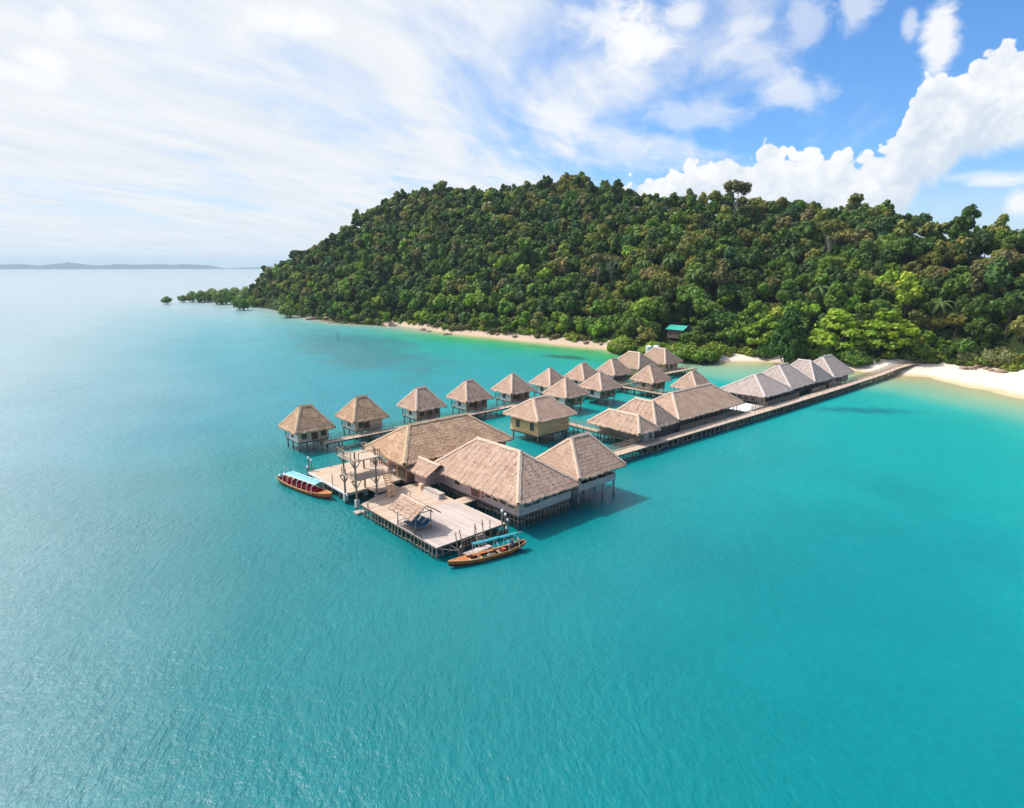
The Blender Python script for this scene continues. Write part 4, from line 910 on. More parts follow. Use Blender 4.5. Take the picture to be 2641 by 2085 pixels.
for zz_, o_ in ((3.9, 1.1), (6.45, 1.1)):
    for a_ in TX:
        for b_ in TY:
            br = MB(); s_ = 1 if a_ < 36 else -1; br.tube([(a_, b_, zz_ - o_), (a_ + s_ * .85, b_, zz_)], .06); br.tube([(a_, b_, zz_ - o_), (a_ - s_ * .6, b_, zz_)], .06)
            s2 = 1 if b_ < 69 else -1; br.tube([(a_, b_, zz_ - o_), (a_, b_ + s2 * .85, zz_)], .06); br.build('brace', 'pole', t_)
mb = MB(); rail_mb(mb, [(33.65, 67.5), (33.65, 71.15), (37.4, 71.15), (37.4, 68.6)], 6.68, .95, 1.8, .05, 2); rail_mb(mb, [(34.5, 67.1), (37.4, 67.1)], 6.68, .9, 2.9, .045, 0); mb.build('railing', 'rail', t_)
mb = MB(); rail_mb(mb, [(34.05, 70.95), (34.05, 69.9)], 4.12, .85, 1.0, .05, 2); rail_mb(mb, [(34.05, 68.5), (34.05, 67.4)], 4.12, .85, 1.0, .05, 2); rail_mb(mb, [(38.2, 70.95), (39.85, 70.95), (39.85, 69.0)], 4.12, .9, 1.0, .05, 2); mb.build('railing', 'rail', t_)
def stair(parent, p, q, w, nst, axis, mat='w_fresh', rail=True):
    p, q = Vector(p), Vector(q); side = Vector((w / 2, 0, 0)) if axis == 'Y' else Vector((0, w / 2, 0)); mb = MB(); tr = MB(); hr = MB()
    for s_ in (-1, 1):
        mb.tube([p + side * s_, q + side * s_], .06)
        if rail: hr.tube([p + side * s_ + Vector((0, 0, .85)), q + side * s_ + Vector((0, 0, .85))], .04); hr.tube([p + side * s_, p + side * s_ + Vector((0, 0, .9))], .04); hr.tube([q + side * s_, q + side * s_ + Vector((0, 0, .9))], .04)
    for k in range(1, nst + 1):
        c_ = p.lerp(q, k / (nst + 1)); d_ = Vector((0, .11, 0)) if axis == 'Y' else Vector((.11, 0, 0))
        a_, b_ = c_ - side - d_, c_ + side + d_; tr.box(min(a_.x, b_.x), max(a_.x, b_.x), min(a_.y, b_.y), max(a_.y, b_.y), c_.z - .025, c_.z + .025)
    o = mb.build('stair', mat, parent); tr.build('tread', mat, o)
    if rail: hr.build('handrail', mat, o)
    return o
stair(t_, (38.0, 65.3, 1.5), (38.3, 67.4, 4.05), .85, 9, 'Y')
stair(t_, (39.7, 68.4, 4.1), (37.4, 68.0, 6.6), .8, 9, 'X', 'w_brown')

# ------------------------------------------------------------------ shade shelter and loungers on the sun deck
t_ = thing('shade_shelter', 'small thatched shade shelter on four thin posts standing on the sun deck', 'shelter', (35.2, 56, 1.5))
for (a_, b_) in ((34.2, 54.2), (36.2, 54.2), (34.2, 57.9), (36.2, 57.9)): MB().tube([(a_, b_, 1.5), (a_, b_, 3.7)], .06, 7).build('post', 'pole_pale', t_)
rnd = random.Random(77); mb = MB()
E0, E1, RZ, Y0, Y1, XC = 33.45, 36.95, 4.6, 53.5, 58.4, 35.2
slope(mb, (E0, Y1, 3.5), (E0, Y0, 3.5), (XC, Y1, RZ), (XC, Y0, RZ), rnd, .3, .35, .05, .18); slope(mb, (E1, Y0, 3.5), (E1, Y1, 3.5), (XC, Y0, RZ), (XC, Y1, RZ), rnd, .3, .35, .05, .18)
ro = mb.build('roof', 'th_pink', t_)
z_ = .06; MB().face([(E0, Y0, 3.5 - z_), (E0, Y1, 3.5 - z_), (XC, Y1, RZ - z_), (XC, Y0, RZ - z_)]).face([(E1, Y1, 3.5 - z_), (E1, Y0, 3.5 - z_), (XC, Y0, RZ - z_), (XC, Y1, RZ - z_)]).build('soffit', 'soffit', ro)
cap((XC, Y0 - .05, RZ - .05), (XC, Y1 + .05, RZ - .05), Vector((-.84, 0, -.54)), Vector((.84, 0, -.54)), rnd, .25, .5).build('ridge_cap', 'cap_pale', ro)
mb = MB()
for b_ in (54.2, 57.9): mb.tube([(34.0, b_, 3.62), (36.4, b_, 3.62)], .05).tube([(35.2, b_, 3.62), (35.2, b_, 4.5)], .04).tube([(34.8, b_, 3.62), (35.2, b_, 4.1)], .03)
for a_ in (34.2, 36.2): mb.tube([(a_, 53.7, 3.56), (a_, 58.2, 3.56)], .05)
mb.build('roof_frame', 'pole', t_)
MB().tube([(34.2, 54.2, 1.75), (36.2, 54.2, 1.75)], .035).tube([(34.2, 57.9, 1.75), (36.2, 57.9, 1.75)], .035).tube([(34.2, 54.2, 1.75), (34.2, 57.9, 1.75)], .035).build('rail', 'pole', t_)
def lounger(y, label):
    t_ = thing('sun_lounger', label, 'sun lounger', (34.4, y, 1.5), 'sun loungers under the shelter'); x0 = 34.4; w = .34; z0 = 1.5
    MB().hexa([(x0, y - w, z0 + .36), (x0 + 1.3, y - w, z0 + .36), (x0 + 1.3, y + w, z0 + .36), (x0, y + w, z0 + .36), (x0 + .02, y - w + .02, z0 + .46), (x0 + 1.3, y - w + .02, z0 + .46), (x0 + 1.3, y + w - .02, z0 + .46), (x0 + .02, y + w - .02, z0 + .46)]).build('seat_cushion', 'cushion', t_)
    MB().hexa([(x0 + 1.31, y - w, z0 + .36), (x0 + 1.90, y - w, z0 + .82), (x0 + 1.90, y + w, z0 + .82), (x0 + 1.31, y + w, z0 + .36), (x0 + 1.29, y - w, z0 + .46), (x0 + 1.84, y - w, z0 + .91), (x0 + 1.84, y + w, z0 + .91), (x0 + 1.29, y + w, z0 + .46)]).build('back_cushion', 'cushion', t_)
    MB().box(x0 - .02, x0 + 1.9, y - w, y - w + .05, z0 + .28, z0 + .355).box(x0 - .02, x0 + 1.9, y + w - .05, y + w, z0 + .28, z0 + .355).tube([(x0 + 1.5, y, z0 + .3), (x0 + 1.8, y, z0 + .78)], .03).build('frame', 'w_brown', t_)
    for a_ in (.1, 1.75):
        for b_ in (-w + .03, w - .03): MB().box(x0 + a_ - .03, x0 + a_ + .03, y + b_ - .027, y + b_ + .027, z0 + .0, z0 + .278).build('leg', 'w_brown', t_)
lounger(54.75, 'blue cushioned sun lounger under the shelter, nearest to the front posts')
lounger(55.7, 'middle one of three blue cushioned sun loungers under the shelter')
lounger(56.65, 'blue sun lounger half hidden under the far side of the shelter roof')
t_ = thing('storage_bench', 'pale slatted storage bench with sloping ends on the sun deck by the hall', 'bench', (42.3, 62.4, 1.5))
mb = MB(); mb.hexa([(41.75, 60.6, 1.5), (42.9, 60.6, 1.5), (42.9, 64.3, 1.5), (41.75, 64.3, 1.5), (41.95, 60.75, 2.1), (42.7, 60.75, 2.1), (42.7, 64.15, 2.1), (41.95, 64.15, 2.1)]); mb.build('body', wood('slats', (.40, .32, .28), (.58, .50, .45), 'Y', .28, gap=.55), t_)
MB().box(41.9, 42.75, 60.7, 64.2, 2.104, 2.17).build('lid', 'deck_y', t_)
t_ = thing('planter_box', 'small pale box standing at the end of the slatted storage bench', 'box', (42.3, 65.2, 1.5))
MB().hexa([(41.9, 64.8, 1.5), (42.7, 64.8, 1.5), (42.7, 65.6, 1.5), (41.9, 65.6, 1.5), (42.0, 64.9, 2.25), (42.6, 64.9, 2.25), (42.6, 65.5, 2.25), (42.0, 65.5, 2.25)]).build('body', 'w_beige', t_); MB().box(41.96, 42.64, 64.86, 65.54, 2.253, 2.33).build('lid', 'w_beige', t_)

# ------------------------------------------------------------------ landing stairs, lattice, poles and pontoon in front of the sun deck
t_ = thing('landing_stairs', 'steep wooden stairs going down from the sun deck to the floating pontoon', 'stairs', (39.2, 49.2, 0))
stair(t_, (39.15, 48.75, .35), (39.3, 49.66, 1.47), .9, 6, 'Y', 'pole_pale', rail=False)
MB().tube([(38.72, 48.75, .3), (38.85, 49.6, 2.5)], .045).tube([(39.7, 48.75, .3), (39.75, 49.6, 2.6)], .045).build('handrail', 'pole_pale', t_)
t_ = thing('bamboo_lattice', 'bamboo lattice screen beside the landing stairs at the deck edge', 'screen', (37.7, 49.5, 0))
mb = MB()
for k_ in range(4): mb.tube([(36.8, 49.5, .25 + k_ * .36), (38.6, 49.55, .30 + k_ * .36)], .028)
for k_ in range(5): mb.tube([(36.9 + k_ * .42, 49.46, .05), (36.8 + k_ * .42, 49.56, 1.5)], .028)
mb.build('lattice', 'pole_pale', t_)
for (x_, y_, dx, dy, h_, lab) in ((36.15, 49.0, -.25, .2, 2.75, 'leaning bamboo pole at the left end of the lattice screen'), (37.0, 48.9, -.45, .5, 2.8, 'slanted bamboo pole crossing the lattice screen'), (38.75, 49.55, .05, .05, 2.8, 'upright bamboo pole between lattice screen and stairs'),
                                  (40.0, 49.3, -.2, .3, 2.95, 'slanted bamboo pole at the right side of the landing stairs'), (40.9, 49.5, .0, .1, 2.6, 'bamboo pole standing right of the stairs by the deck edge')):
    tag(MB().tube([(x_, y_, -1.2), (x_ + dx, y_ + dy, h_)], .055).build('bamboo_pole', 'pole', None), lab, 'pole', 'bamboo poles by the landing')
t_ = thing('pile_cluster', 'cluster of dark piles with pale struts at the left of the floating pontoon', 'piles', (36.1, 48.5, 0))
for (a_, b_) in ((36.05, 48.75), (36.3, 48.85), (36.15, 48.55)): MB().tube([(a_, b_, -1.5), (a_, b_, 1.15 + RP.uniform(-.2, .2))], .10).build('pile', 'w_dark', t_)
MB().ell((36.15, 48.62, 1.27), .09, .09, .1).build('cap', 'white', t_)
MB().tube([(34.1, 49.65, 1.3), (36.05, 48.7, .8)], .05).tube([(35.5, 49.65, 1.3), (36.1, 48.8, .75)], .045).tube([(35.75, 48.4, -.8), (36.0, 48.7, .8)], .05).build('strut', 'pole_pale', t_)
t_ = thing('pontoon', 'small pale floating pontoon at the foot of the landing stairs', 'pontoon', (37.8, 48.5, 0))
MB().box(36.45, 39.9, 48.0, 48.85, .22, .34).build('deck', 'deck_y', t_); MB().box(36.5, 39.8, 48.05, 48.8, -.25, .215).build('float', 'w_dark', t_)
t_ = thing('pontoon', 'little low float with a pale top at the far left corner of the sun deck', 'pontoon', (34.0, 66.6, 0))
MB().box(33.4, 34.7, 66.2, 67.2, .18, .27).build('deck', 'deck_y', t_); MB().box(33.45, 34.65, 66.25, 67.15, -.2, .178).build('float', 'conc', t_)

def knob_pole(label, x, y, h, ks):
    t_ = thing('lamp_post', label, 'lamp post', (x, y, 0), 'poles with white globes')
    for i, (dx, dy, hh) in enumerate(ks):
        MB().tube([(x + dx, y + dy, -1.2), (x + dx, y + dy, hh)], .085).build('pole', 'pole', t_)
        MB().ell((x + dx, y + dy, hh + .14), .16, .16, .19, 10, 7).build('globe', 'white', t_, smooth=True)
knob_pole('cluster of poles topped with white globes at the right front corner of the sun deck', 42.9, 49.55, 3, [(-.15, .1, 3.0), (.25, 0, 2.5), (.5, -.1, 1.8), (.15, -.25, .95)])
knob_pole('pair of dark poles with white globes at the seaward corner of the boat deck', 34.5, 82.3, 3, [(0, 0, 3.3), (.35, -.1, 2.9), (-.25, -.1, 2.0)])

def lifebuoy(name, label, c, axis, R=.38, r=.095, mat='orange'):
    t_ = thing(name, label, 'lifebuoy', c, 'lifebuoys'); c = Vector(c)
    def ring(a0, a1, rr, k=5):
        mb = MB(); pts = []
        for i in range(k + 1):
            a_ = a0 + (a1 - a0) * i / k; u, v = R * math.cos(a_), R * math.sin(a_)
            pts.append(c + (Vector((0, u, v)) if axis == 'X' else Vector((u, 0, v))))
        return mb.tube(pts, rr, 8)
    for q in range(4):
        a0 = q * math.pi / 2; ring(a0 + .16, a0 + math.pi / 2 - .16, r).build('ring_segment', mat, t_); ring(a0 - .16, a0 + .16, r * 1.06, 3).build('band', 'white', t_)
lifebuoy('lifebuoy', 'orange lifebuoy hanging on the grey restaurant hall wall by its entrance', (45.28, 56.6, 2.5), 'X')
lifebuoy('lifebuoy', 'orange lifebuoy on the railed veranda of the low jetty house', (81.35, 60.1, 2.1), 'X', .42)
lifebuoy('lifebuoy', 'red and white lifebuoy beside the door of the old shore end hut', (126.0, 97.9, 2.5), 'Y', .42)

# ------------------------------------------------------------------ boats
def hull_pts(L, B, prof):
    out = []
    for (s_, b, zs, zk, ch) in prof: out.append((s_ * L, b * B / 2, zs, zk, ch))
    return out
def boat(name, label, stern, bow, B, prof, hullmat, group):
    sv_, bv_ = Vector((*stern, 0)), Vector((*bow, 0)); L = (bv_ - sv_).length; d = bv_ - sv_
    t_ = thing(name, label, 'boat', sv_, group, math.atan2(d.y, d.x)); P = hull_pts(L, B, prof)
    out = MB(); inn = MB(); gun = MB(); bot = MB()
    def sec(p, k=0.0, dz=0.0):
        x, b, zs, zk, ch = p; b2 = max(.02, b - k); c2 = max(.01, b * ch - k)
        return [(x, b2, zs), (x, (b2 + c2) / 2, (zs + zk) / 2 * 1.0 - .02 + dz), (x, c2, zk + .18 + dz), (x, 0, zk + dz), (x, -c2, zk + .18 + dz), (x, -(b2 + c2) / 2, (zs + zk) / 2 - .02 + dz), (x, -b2, zs)]
    for i in range(len(P) - 1):
        a_, b_ = sec(P[i]), sec(P[i + 1])
        for j in range(6): (bot if j in (1, 2, 3, 4) else out).face([a_[j], b_[j], b_[j + 1], a_[j + 1]])
        a_, b_ = sec(P[i], .06, .07), sec(P[i + 1], .06, .07)
        for j in range(6): inn.face([a_[j + 1], b_[j + 1], b_[j], a_[j]])
        for s_ in (1, -1):
            p, q = P[i], P[i + 1]; ia, ib = max(.0, p[1] - .09), max(.0, q[1] - .09)
            gun.hexa([(p[0], s_ * ia, p[2] - .05), (q[0], s_ * ib, q[2] - .05), (q[0], s_ * (q[1] + .045), q[2] - .05), (p[0], s_ * (p[1] + .045), p[2] - .05), (p[0], s_ * ia, p[2] + .035), (q[0], s_ * ib, q[2] + .035), (q[0], s_ * (q[1] + .045), q[2] + .035), (p[0], s_ * (p[1] + .045), p[2] + .035)])
    out.face(sec(P[0])[::-1])
    out.build('hull', hullmat, t_, True); bot.build('hull_bottom', 'hull_red', t_, True); inn.build('inner_hull', 'hull_in', t_, True); gun.build('gunwale', 'hull_tan', t_, True)
    return t_, L, P
GB = 'wooden canopy boats moored at the decks'
# left boat
prof = [(0, .62, .86, .05, .5), (.1, .78, .72, -.22, .55), (.25, .94, .60, -.28, .6), (.45, 1, .56, -.30, .6), (.65, .98, .60, -.3, .6), (.8, .82, .70, -.26, .5), (.9, .55, .82, -.15, .4), (.97, .22, .93, .1, .3), (1, .05, 1.0, .45, .3)]
t_, L, P = boat('canopy_boat', 'long wooden boat with flat pale blue canopy and red life jackets beside the boat deck', (31.25, 84.9), (33.4, 73.0), 2.0, prof, 'hull', GB)
fd = MB()
for i in range(5, 8):
    p, q = P[i], P[i + 1]; fd.face([(p[0], p[1], p[2] + .01), (p[0], -p[1], p[2] + .01), (q[0], -q[1], q[2] + .01), (q[0], q[1], q[2] + .01)])
fd.face([(P[5][0], P[5][1], P[5][2]), (P[5][0], -P[5][1], P[5][2]), (P[5][0], -P[5][1], P[5][2] - .35), (P[5][0], P[5][1], P[5][2] - .35)])
fd.build('fore_deck', 'hull', t_, True)
cx0, cx1, cw_, cz = .17 * L, .76 * L, .66, 1.78; cyo = .22
cp = MB(); NX = 14
for i in range(NX):
    xa, xb = cx0 + (cx1 - cx0) * i / NX, cx0 + (cx1 - cx0) * (i + 1) / NX; za, zb = cz + .02 * math.sin(i * 2.2), cz + .02 * math.sin((i + 1) * 2.2)
    for (ya, yb, ea, eb) in ((-cw_, 0, -.08, .04), (0, cw_, .04, -.08)):
        ya += cyo; yb += cyo; cp.face([(xa, ya, za + ea), (xb, ya, zb + ea), (xb, yb, zb + eb), (xa, yb, za + eb)]); cp.face([(xa, ya, za + ea - .05), (xa, yb, za + eb - .05), (xb, yb, zb + eb - .05), (xb, ya, zb + ea - .05)])
cv = cp.build('canopy', 'teal', t_, True)
for s_ in (-1, 1): MB().box(cx0 - .1, cx1 + .1, cyo + s_ * cw_ - .05, cyo + s_ * cw_ + .05, cz - .17, cz - .07).build('canopy_edge', 'white', cv, True)
for k in range(7):
    x_ = cx0 + .2 + (cx1 - cx0 - .4) * k / 6
    MB().tube([(x_, -.95, .5), (x_, -.93, 1.4), (x_, -.42, cz - .11), (x_, .86, cz - .11), (x_, .93, 1.4), (x_, .95, .5)], .03).build('canopy_arch', 'white', t_, True)
for k in range(7):
    x_ = cx0 + .1 + (cx1 - cx0 - .2) * k / 6
    MB().box(x_ - .16, x_ + .16, -.88, .88, .30, .36).build('bench', 'hull_tan' if k % 2 else 'redbox', t_, True)
for s_ in (-.36, .36):
    mo = MB(); mo.ell((.62, s_, 1.05), .30, .2, .26, 10, 7).build('outboard_motor', 'motor', t_, True, True)
    MB().box(.45, .62, s_ - .07, s_ + .07, -.5, .9).build('motor_leg', 'motor_dark', t_, True)
MB().tube([(.9, .75, .7), (.9, .75, 2.1)], .025).build('flag_pole', 'white', t_, True)
fl = MB(); fl.box(.6, .89, .745, .755, 1.92, 2.08); fl.build('flag', 'redbox', t_, True)
MB().box(.62 * L, .70 * L, -.5, -.1, .36, .5).build('yellow_can', 'yellow', t_, True)
Mt = Matrix.Translation(t_.location) @ Matrix.Rotation(t_.rotation_euler.z, 4, 'Z')
rnd = random.Random(4)
jb = MB(); jb.hexa([(-.05, -.24, 0), (.06, -.24, 0), (.06, .24, 0), (-.05, .24, 0), (-.05, -.2, .42), (.05, -.2, .42), (.05, .2, .42), (-.05, .2, .42)]).box(-.05, .06, -.2, -.08, .423, .58).box(-.05, .06, .08, .2, .423, .58).tube([(0, -.14, .58), (-.02, 0, .66), (0, .14, .58)], .06)
first = None
for k in range(7):
    for y_ in (-.66, -.12, .45):
        x_ = cx0 + .0 + (cx1 - cx0 - .2) * k / 6; w_ = Mt @ Vector((x_, y_, .37))
        if first is None: first = jb.build('life_jacket', 'red', None, True); o = first
        else: o = first.copy(); COL.objects.link(o)
        o.location = w_; o.rotation_euler = (rnd.uniform(-.15, .15), rnd.uniform(-.5, .3), t_.rotation_euler.z + rnd.uniform(-.3, .3))
        tag(o, 'red life jacket propped on a bench under the pale blue boat canopy', 'life jacket', 'red life jackets in the canopy boat')
# right boat
prof2 = [(0, .35, .95, .5, .5), (.08, .62, .78, .1, .5), (.22, .9, .60, -.2, .6), (.45, 1, .52, -.25, .6), (.62, .98, .54, -.25, .6), (.76, .84, .60, -.2, .5), (.88, .52, .68, -.1, .4), (.96, .2, .76, .1, .3), (1, .05, .80, .3, .3)]
t_, L, P = boat('canopy_boat', 'slim orange wooden boat with rolled turquoise canopy moored at the landing stairs', (42.7, 45.75), (33.75, 47.6), 1.42, prof2, 'hull', GB)
fd = MB()
for i in range(5, 8):
    p, q = P[i], P[i + 1]; fd.face([(p[0], p[1], p[2] + .01), (p[0], -p[1], p[2] + .01), (q[0], -q[1], q[2] + .01), (q[0], q[1], q[2] + .01)])
fd.build('fore_deck', 'hull', t_, True)
cv = MB(); NX = 22; x0, x1 = .10 * L, .68 * L
for k in range(10):
    pass
rnd = random.Random(8); rows_ = []
for i in range(NX + 1):
    x_ = x0 + (x1 - x0) * i / NX; y_ = -.30; rows_.append([(x_, y_ + .28 * math.cos(a_) * (1 + rnd.uniform(-.15, .15)), 1.88 + .11 * math.sin(a_) + rnd.uniform(-.02, .02)) for a_ in np.linspace(0, 2 * math.pi, 9)[:-1]])
for i in range(NX):
    for j in range(8): cv.face([rows_[i][j], rows_[i][(j + 1) % 8], rows_[i + 1][(j + 1) % 8], rows_[i + 1][j]])
cv.face(rows_[0][::-1]); cv.face(rows_[-1]); cv.build('canopy', 'teal2', t_, True)
MB().tube([(x0 - .7, -.3, 1.9), (x1 + .1, -.3, 1.82)], .04).build('canopy_pole', 'pole_pale', t_, True)
for k in range(5):
    x_ = x0 + .15 + (x1 - x0 - .3) * k / 4; MB().tube([(x_, -.72, .5), (x_, -.6, 1.5), (x_, -.3, 1.8), (x_, .35, 1.45), (x_, .7, .5)], .028).build('canopy_arch', 'white', t_, True)
MB().box(.42 * L, .68 * L, -.42, -.2, .55, .62).build('plank', 'hull', t_, True)
MB().box(.18 * L, .74 * L, -.62, -.5, .38, .44).build('side_bench', 'hull_tan', t_, True)
for (a_, b_) in ((.72, .76), (.58, .62), (.34, .37)): MB().box(a_ * L, b_ * L, -.6, .6, .34, .40).build('bench', 'hull_tan', t_, True)
MB().ell((.09 * L, .0, 1.15), .30, .22, .27, 10, 7).build('outboard_motor', 'straw', t_, True, True)
MB().box(.06 * L, .085 * L, -.08, .08, -.3, 1.0).build('motor_leg', 'motor_dark', t_, True)
MB().box(.16 * L, .22 * L, .1, .5, .3, .58).build('red_crate', 'redbox', t_, True)
MB().box(.27 * L, .31 * L, -.35, .15, .3, .62).build('red_crate', 'redbox', t_, True)
MB().ell((.47 * L, .25, .46), .55, .22, .12, 9, 6, .15, 3).build('tarp', 'straw', t_, True)
MB().ell((.56 * L, .3, .45), .12, .12, .14, 8, 6).build('green_can', 'green_roof', t_, True)
boat2 = t_

# ------------------------------------------------------------------ people
def skin_obj(name, mat, parent, verts, edges, radii, sub=2):
    me = bpy.data.meshes.new(name); me.from_pydata(verts, edges, []); o = bpy.data.objects.new(name, me); COL.objects.link(o); o.parent = parent
    o.modifiers.new('skin', 'SKIN'); ly = me.skin_vertices[0] if me.skin_vertices else None
    if ly is None:
        bm = bmesh.new(); bm.from_mesh(me); bm.verts.layers.skin.verify(); bm.to_mesh(me); bm.free(); ly = me.skin_vertices[0]
    for i, r in enumerate(radii): ly.data[i].radius = (r, r)
    ly.data[0].use_root = True
    s_ = o.modifiers.new('sub', 'SUBSURF'); s_.levels = sub; s_.render_levels = sub; me.materials.append(M[mat]); return o
def person(label, loc, rz, shirt='blue', hat=True):
    """a seated figure facing +X in its own space; the seat surface is at z = 0"""
    t_ = thing('person', label, 'person', loc, None, rz)
    V = [(0, 0, .10), (.02, 0, .32), (.05, 0, .50), (.06, 0, .58), (.08, 0, .70), (.09, 0, .80),          # pelvis, waist, chest, neck, head
         (.05, .17, .50), (.16, .24, .28), (.36, .18, .20), (.43, .17, .19), (.05, -.17, .50), (.16, -.24, .28), (.36, -.18, .20), (.43, -.17, .19),
         (.05, .09, .08), (.42, .12, .10), (.40, .12, -.32), (.50, .12, -.36), (.05, -.09, .08), (.42, -.12, .10), (.40, -.12, -.32), (.50, -.12, -.36)]
    R_ = [.13, .12, .13, .055, .085, .07, .06, .045, .035, .03, .06, .045, .035, .03, .085, .065, .045, .04, .085, .065, .045, .04]
    E_ = [(0, 1), (1, 2), (2, 3), (3, 4), (4, 5), (2, 6), (6, 7), (7, 8), (8, 9), (2, 10), (10, 11), (11, 12), (12, 13), (0, 14), (14, 15), (15, 16), (16, 17), (0, 18), (18, 19), (19, 20), (20, 21)]
    for s_ in (1, -1):      # fingers and thumb
        w_ = 9 if s_ == 1 else 13
        for k, (dy, ln_) in enumerate(((-.03, .07), (-.01, .085), (.012, .08), (.032, .06))):
            a_ = len(V); V += [(.47, s_ * .17 + dy, .19), (.47 + ln_, s_ * .17 + dy * 1.1, .165)]; R_ += [.010, .008]; E_ += [(w_, a_), (a_, a_ + 1)]
        a_ = len(V); V += [(.445, s_ * .17 - s_ * .05, .195), (.48, s_ * .17 - s_ * .07, .19)]; R_ += [.011, .009]; E_ += [(w_, a_), (a_, a_ + 1)]
    skin_obj('body', 'skin', t_, V, E_, R_)
    skin_obj('shirt', shirt, t_, [V[0], V[1], V[2], V[6], (.11, .21, .39), V[10], (.11, -.21, .39)], [(0, 1), (1, 2), (2, 3), (3, 4), (2, 5), (5, 6)], [.15, .14, .155, .08, .07, .08, .07])
    skin_obj('trousers', 'navy', t_, [V[0], V[14], V[15], (.405, .12, -.2), V[18], V[19], (.405, -.12, -.2)], [(0, 1), (1, 2), (2, 3), (0, 4), (4, 5), (5, 6)], [.14, .10, .08, .06, .10, .08, .06])
    MB().ell((.07, 0, .80), .10, .095, .09, 10, 6).build('hair', 'hair', t_, True, True)
    fc = MB(); fc.ell((.178, .03, .755), .012, .014, .01, 6, 4).ell((.178, -.03, .755), .012, .014, .01, 6, 4); fc.build('eyes', 'hair', t_, True)
    MB().ell((.185, 0, .725), .018, .014, .022, 6, 4).build('nose', 'skin', t_, True)
    if hat:
        h = MB(); h.ell((.08, 0, .86), .12, .12, .08, 12, 6).ell((.08, 0, .84), .22, .22, .015, 14, 4); h.build('hat', 'straw', t_, True)
    return t_
Mt = Matrix.Translation(boat2.location) @ Matrix.Rotation(boat2.rotation_euler.z, 4, 'Z')
person('person in blue shirt and straw hat sitting astern in the slim orange boat', Mt @ Vector((.17 * boat2.get('len', 9.1), -.05, .62)), boat2.rotation_euler.z + .2, 'blue', True)
MB().box(1.35, 1.75, -.5, .5, .5, .6).build('stern_seat', 'hull_tan', boat2, True)
person('person in a blue shirt sitting inside the open dining pavilion near its corner post', Vector((56.4, 50.7, 2.74)), .9, 'blue', False)
st = thing('stool', 'dark stool under the diner in the open pavilion', 'stool', (56.95, 51.2, 1.98))
MB().box(56.73, 57.17, 50.98, 51.42, 2.38, 2.45).build('seat', 'w_brown', st)
for sx in (-.17, .17):
    for sy in (-.17, .17): MB().box(56.95 + sx - .03, 56.95 + sx + .03, 51.2 + sy - .03, 51.2 + sy + .03, 1.985, 2.378).build('leg', 'w_brown', st)
lift(st, .28)

# marker pole out in the bay
sp = thing('marker_pole', 'lone thin marker pole standing in the open water left of the huts', 'pole', (117, 239.6, 0))
MB().tube([(117, 239.6, -2), (117, 239.6, 2.6)], .13).build('pole', 'pole', sp); MB().tube([(117, 239.6, 2.6), (117.05, 239.6, 3.0)], .2).build('top_mark', 'motor_dark', sp)

# house with green roof, white tanks, shore rocks
def ground(x, y): return float(land(x, y)[0])
gx, gy = 187.5, 123.0; gz = max(1.6, ground(gx, gy))
t_ = thing('shore_house', 'shore house with turquoise green metal roof among the trees', 'house', (gx, gy, gz))
walls(t_, gx - 2.4, gx + 2.4, gy - 3, gy + 3, gz - .3, gz + 2.6, 'w_dark', 'w_dark')
rf = MB()
for k in range(16):
    xa, xb = gx - 3.0 + 6.0 * k / 16, gx - 3.0 + 6.0 * (k + 1) / 16; za, zb = [gz + 4.0 - abs(x - gx) * .45 for x in (xa, xb)]
    rf.hexa([(xa, gy - 3.6, za - .05), (xb, gy - 3.6, zb - .05), (xb, gy + 3.6, zb - .05), (xa, gy + 3.6, za - .05), (xa, gy - 3.6, za + .04), (xb, gy - 3.6, zb + .04), (xb, gy + 3.6, zb + .04), (xa, gy + 3.6, za + .04)])
rf.build('roof', 'green_roof', t_); door(t_, '-X', gx - 2.4, gy, gz); window(t_, '-X', gx - 2.4, gy + 1.8, gz + 1.5, 1, 1); window(t_, '-X', gx - 2.4, gy - 1.8, gz + 1.5, 1, 1)
for i, (x_, y_) in enumerate(((161.5, 116.5), (163.6, 115.2))):
    t_ = thing('water_tank', 'white louvred water tank on a stand behind the far pair of houses, %s one' % ('left', 'right')[i], 'tank', (x_, y_, 0), 'white tanks behind the far houses')
    mb = MB(); z0 = 3.6; mb.tube([(x_, y_, z0), (x_, y_, z0 + 1.9)], .95, 16); mb.build('tank', 'white', t_)
    b_ = MB()
    for k in range(5): b_.tube([(x_, y_, z0 + .15 + k * .38), (x_, y_, z0 + .25 + k * .38)], 1.0, 16)
    b_.build('band', 'conc', t_); MB().tube([(x_, y_, z0 + 1.9), (x_, y_, z0 + 2.1)], .98, 16, .3).build('lid', 'white', t_)
    for sx in (-.6, .6):
        for sy in (-.6, .6): MB().tube([(x_ + sx, y_ + sy, -1), (x_ + sx, y_ + sy, z0)], .1).build('leg', 'pole_pale', t_)
rnd = random.Random(21)
ROCKS = [(1083, 862, 2.2, 'reddish boulder in the shallows off the far beach, left of the pair'), (1098, 868, 1.8, 'smaller reddish boulder beside the left boulder off the far beach'), (1148, 867, 2.6, 'broad reddish boulder in the shallows off the far beach, right of the pair'),
         (790, 826, 3.0, 'flat pale rock in the water by the headland mangroves'), (848, 836, 2.2, 'dark rock in the water off the headland')]
for k in range(34):
    X = rnd.uniform(800, 1010) if k < 22 else rnd.uniform(1010, 1560); ROCKS.append((X, None, rnd.uniform(.6, 1.6), None))
for k in range(10): ROCKS.append((rnd.uniform(2520, 2640), 'b', rnd.uniform(.6, 1.7), None))
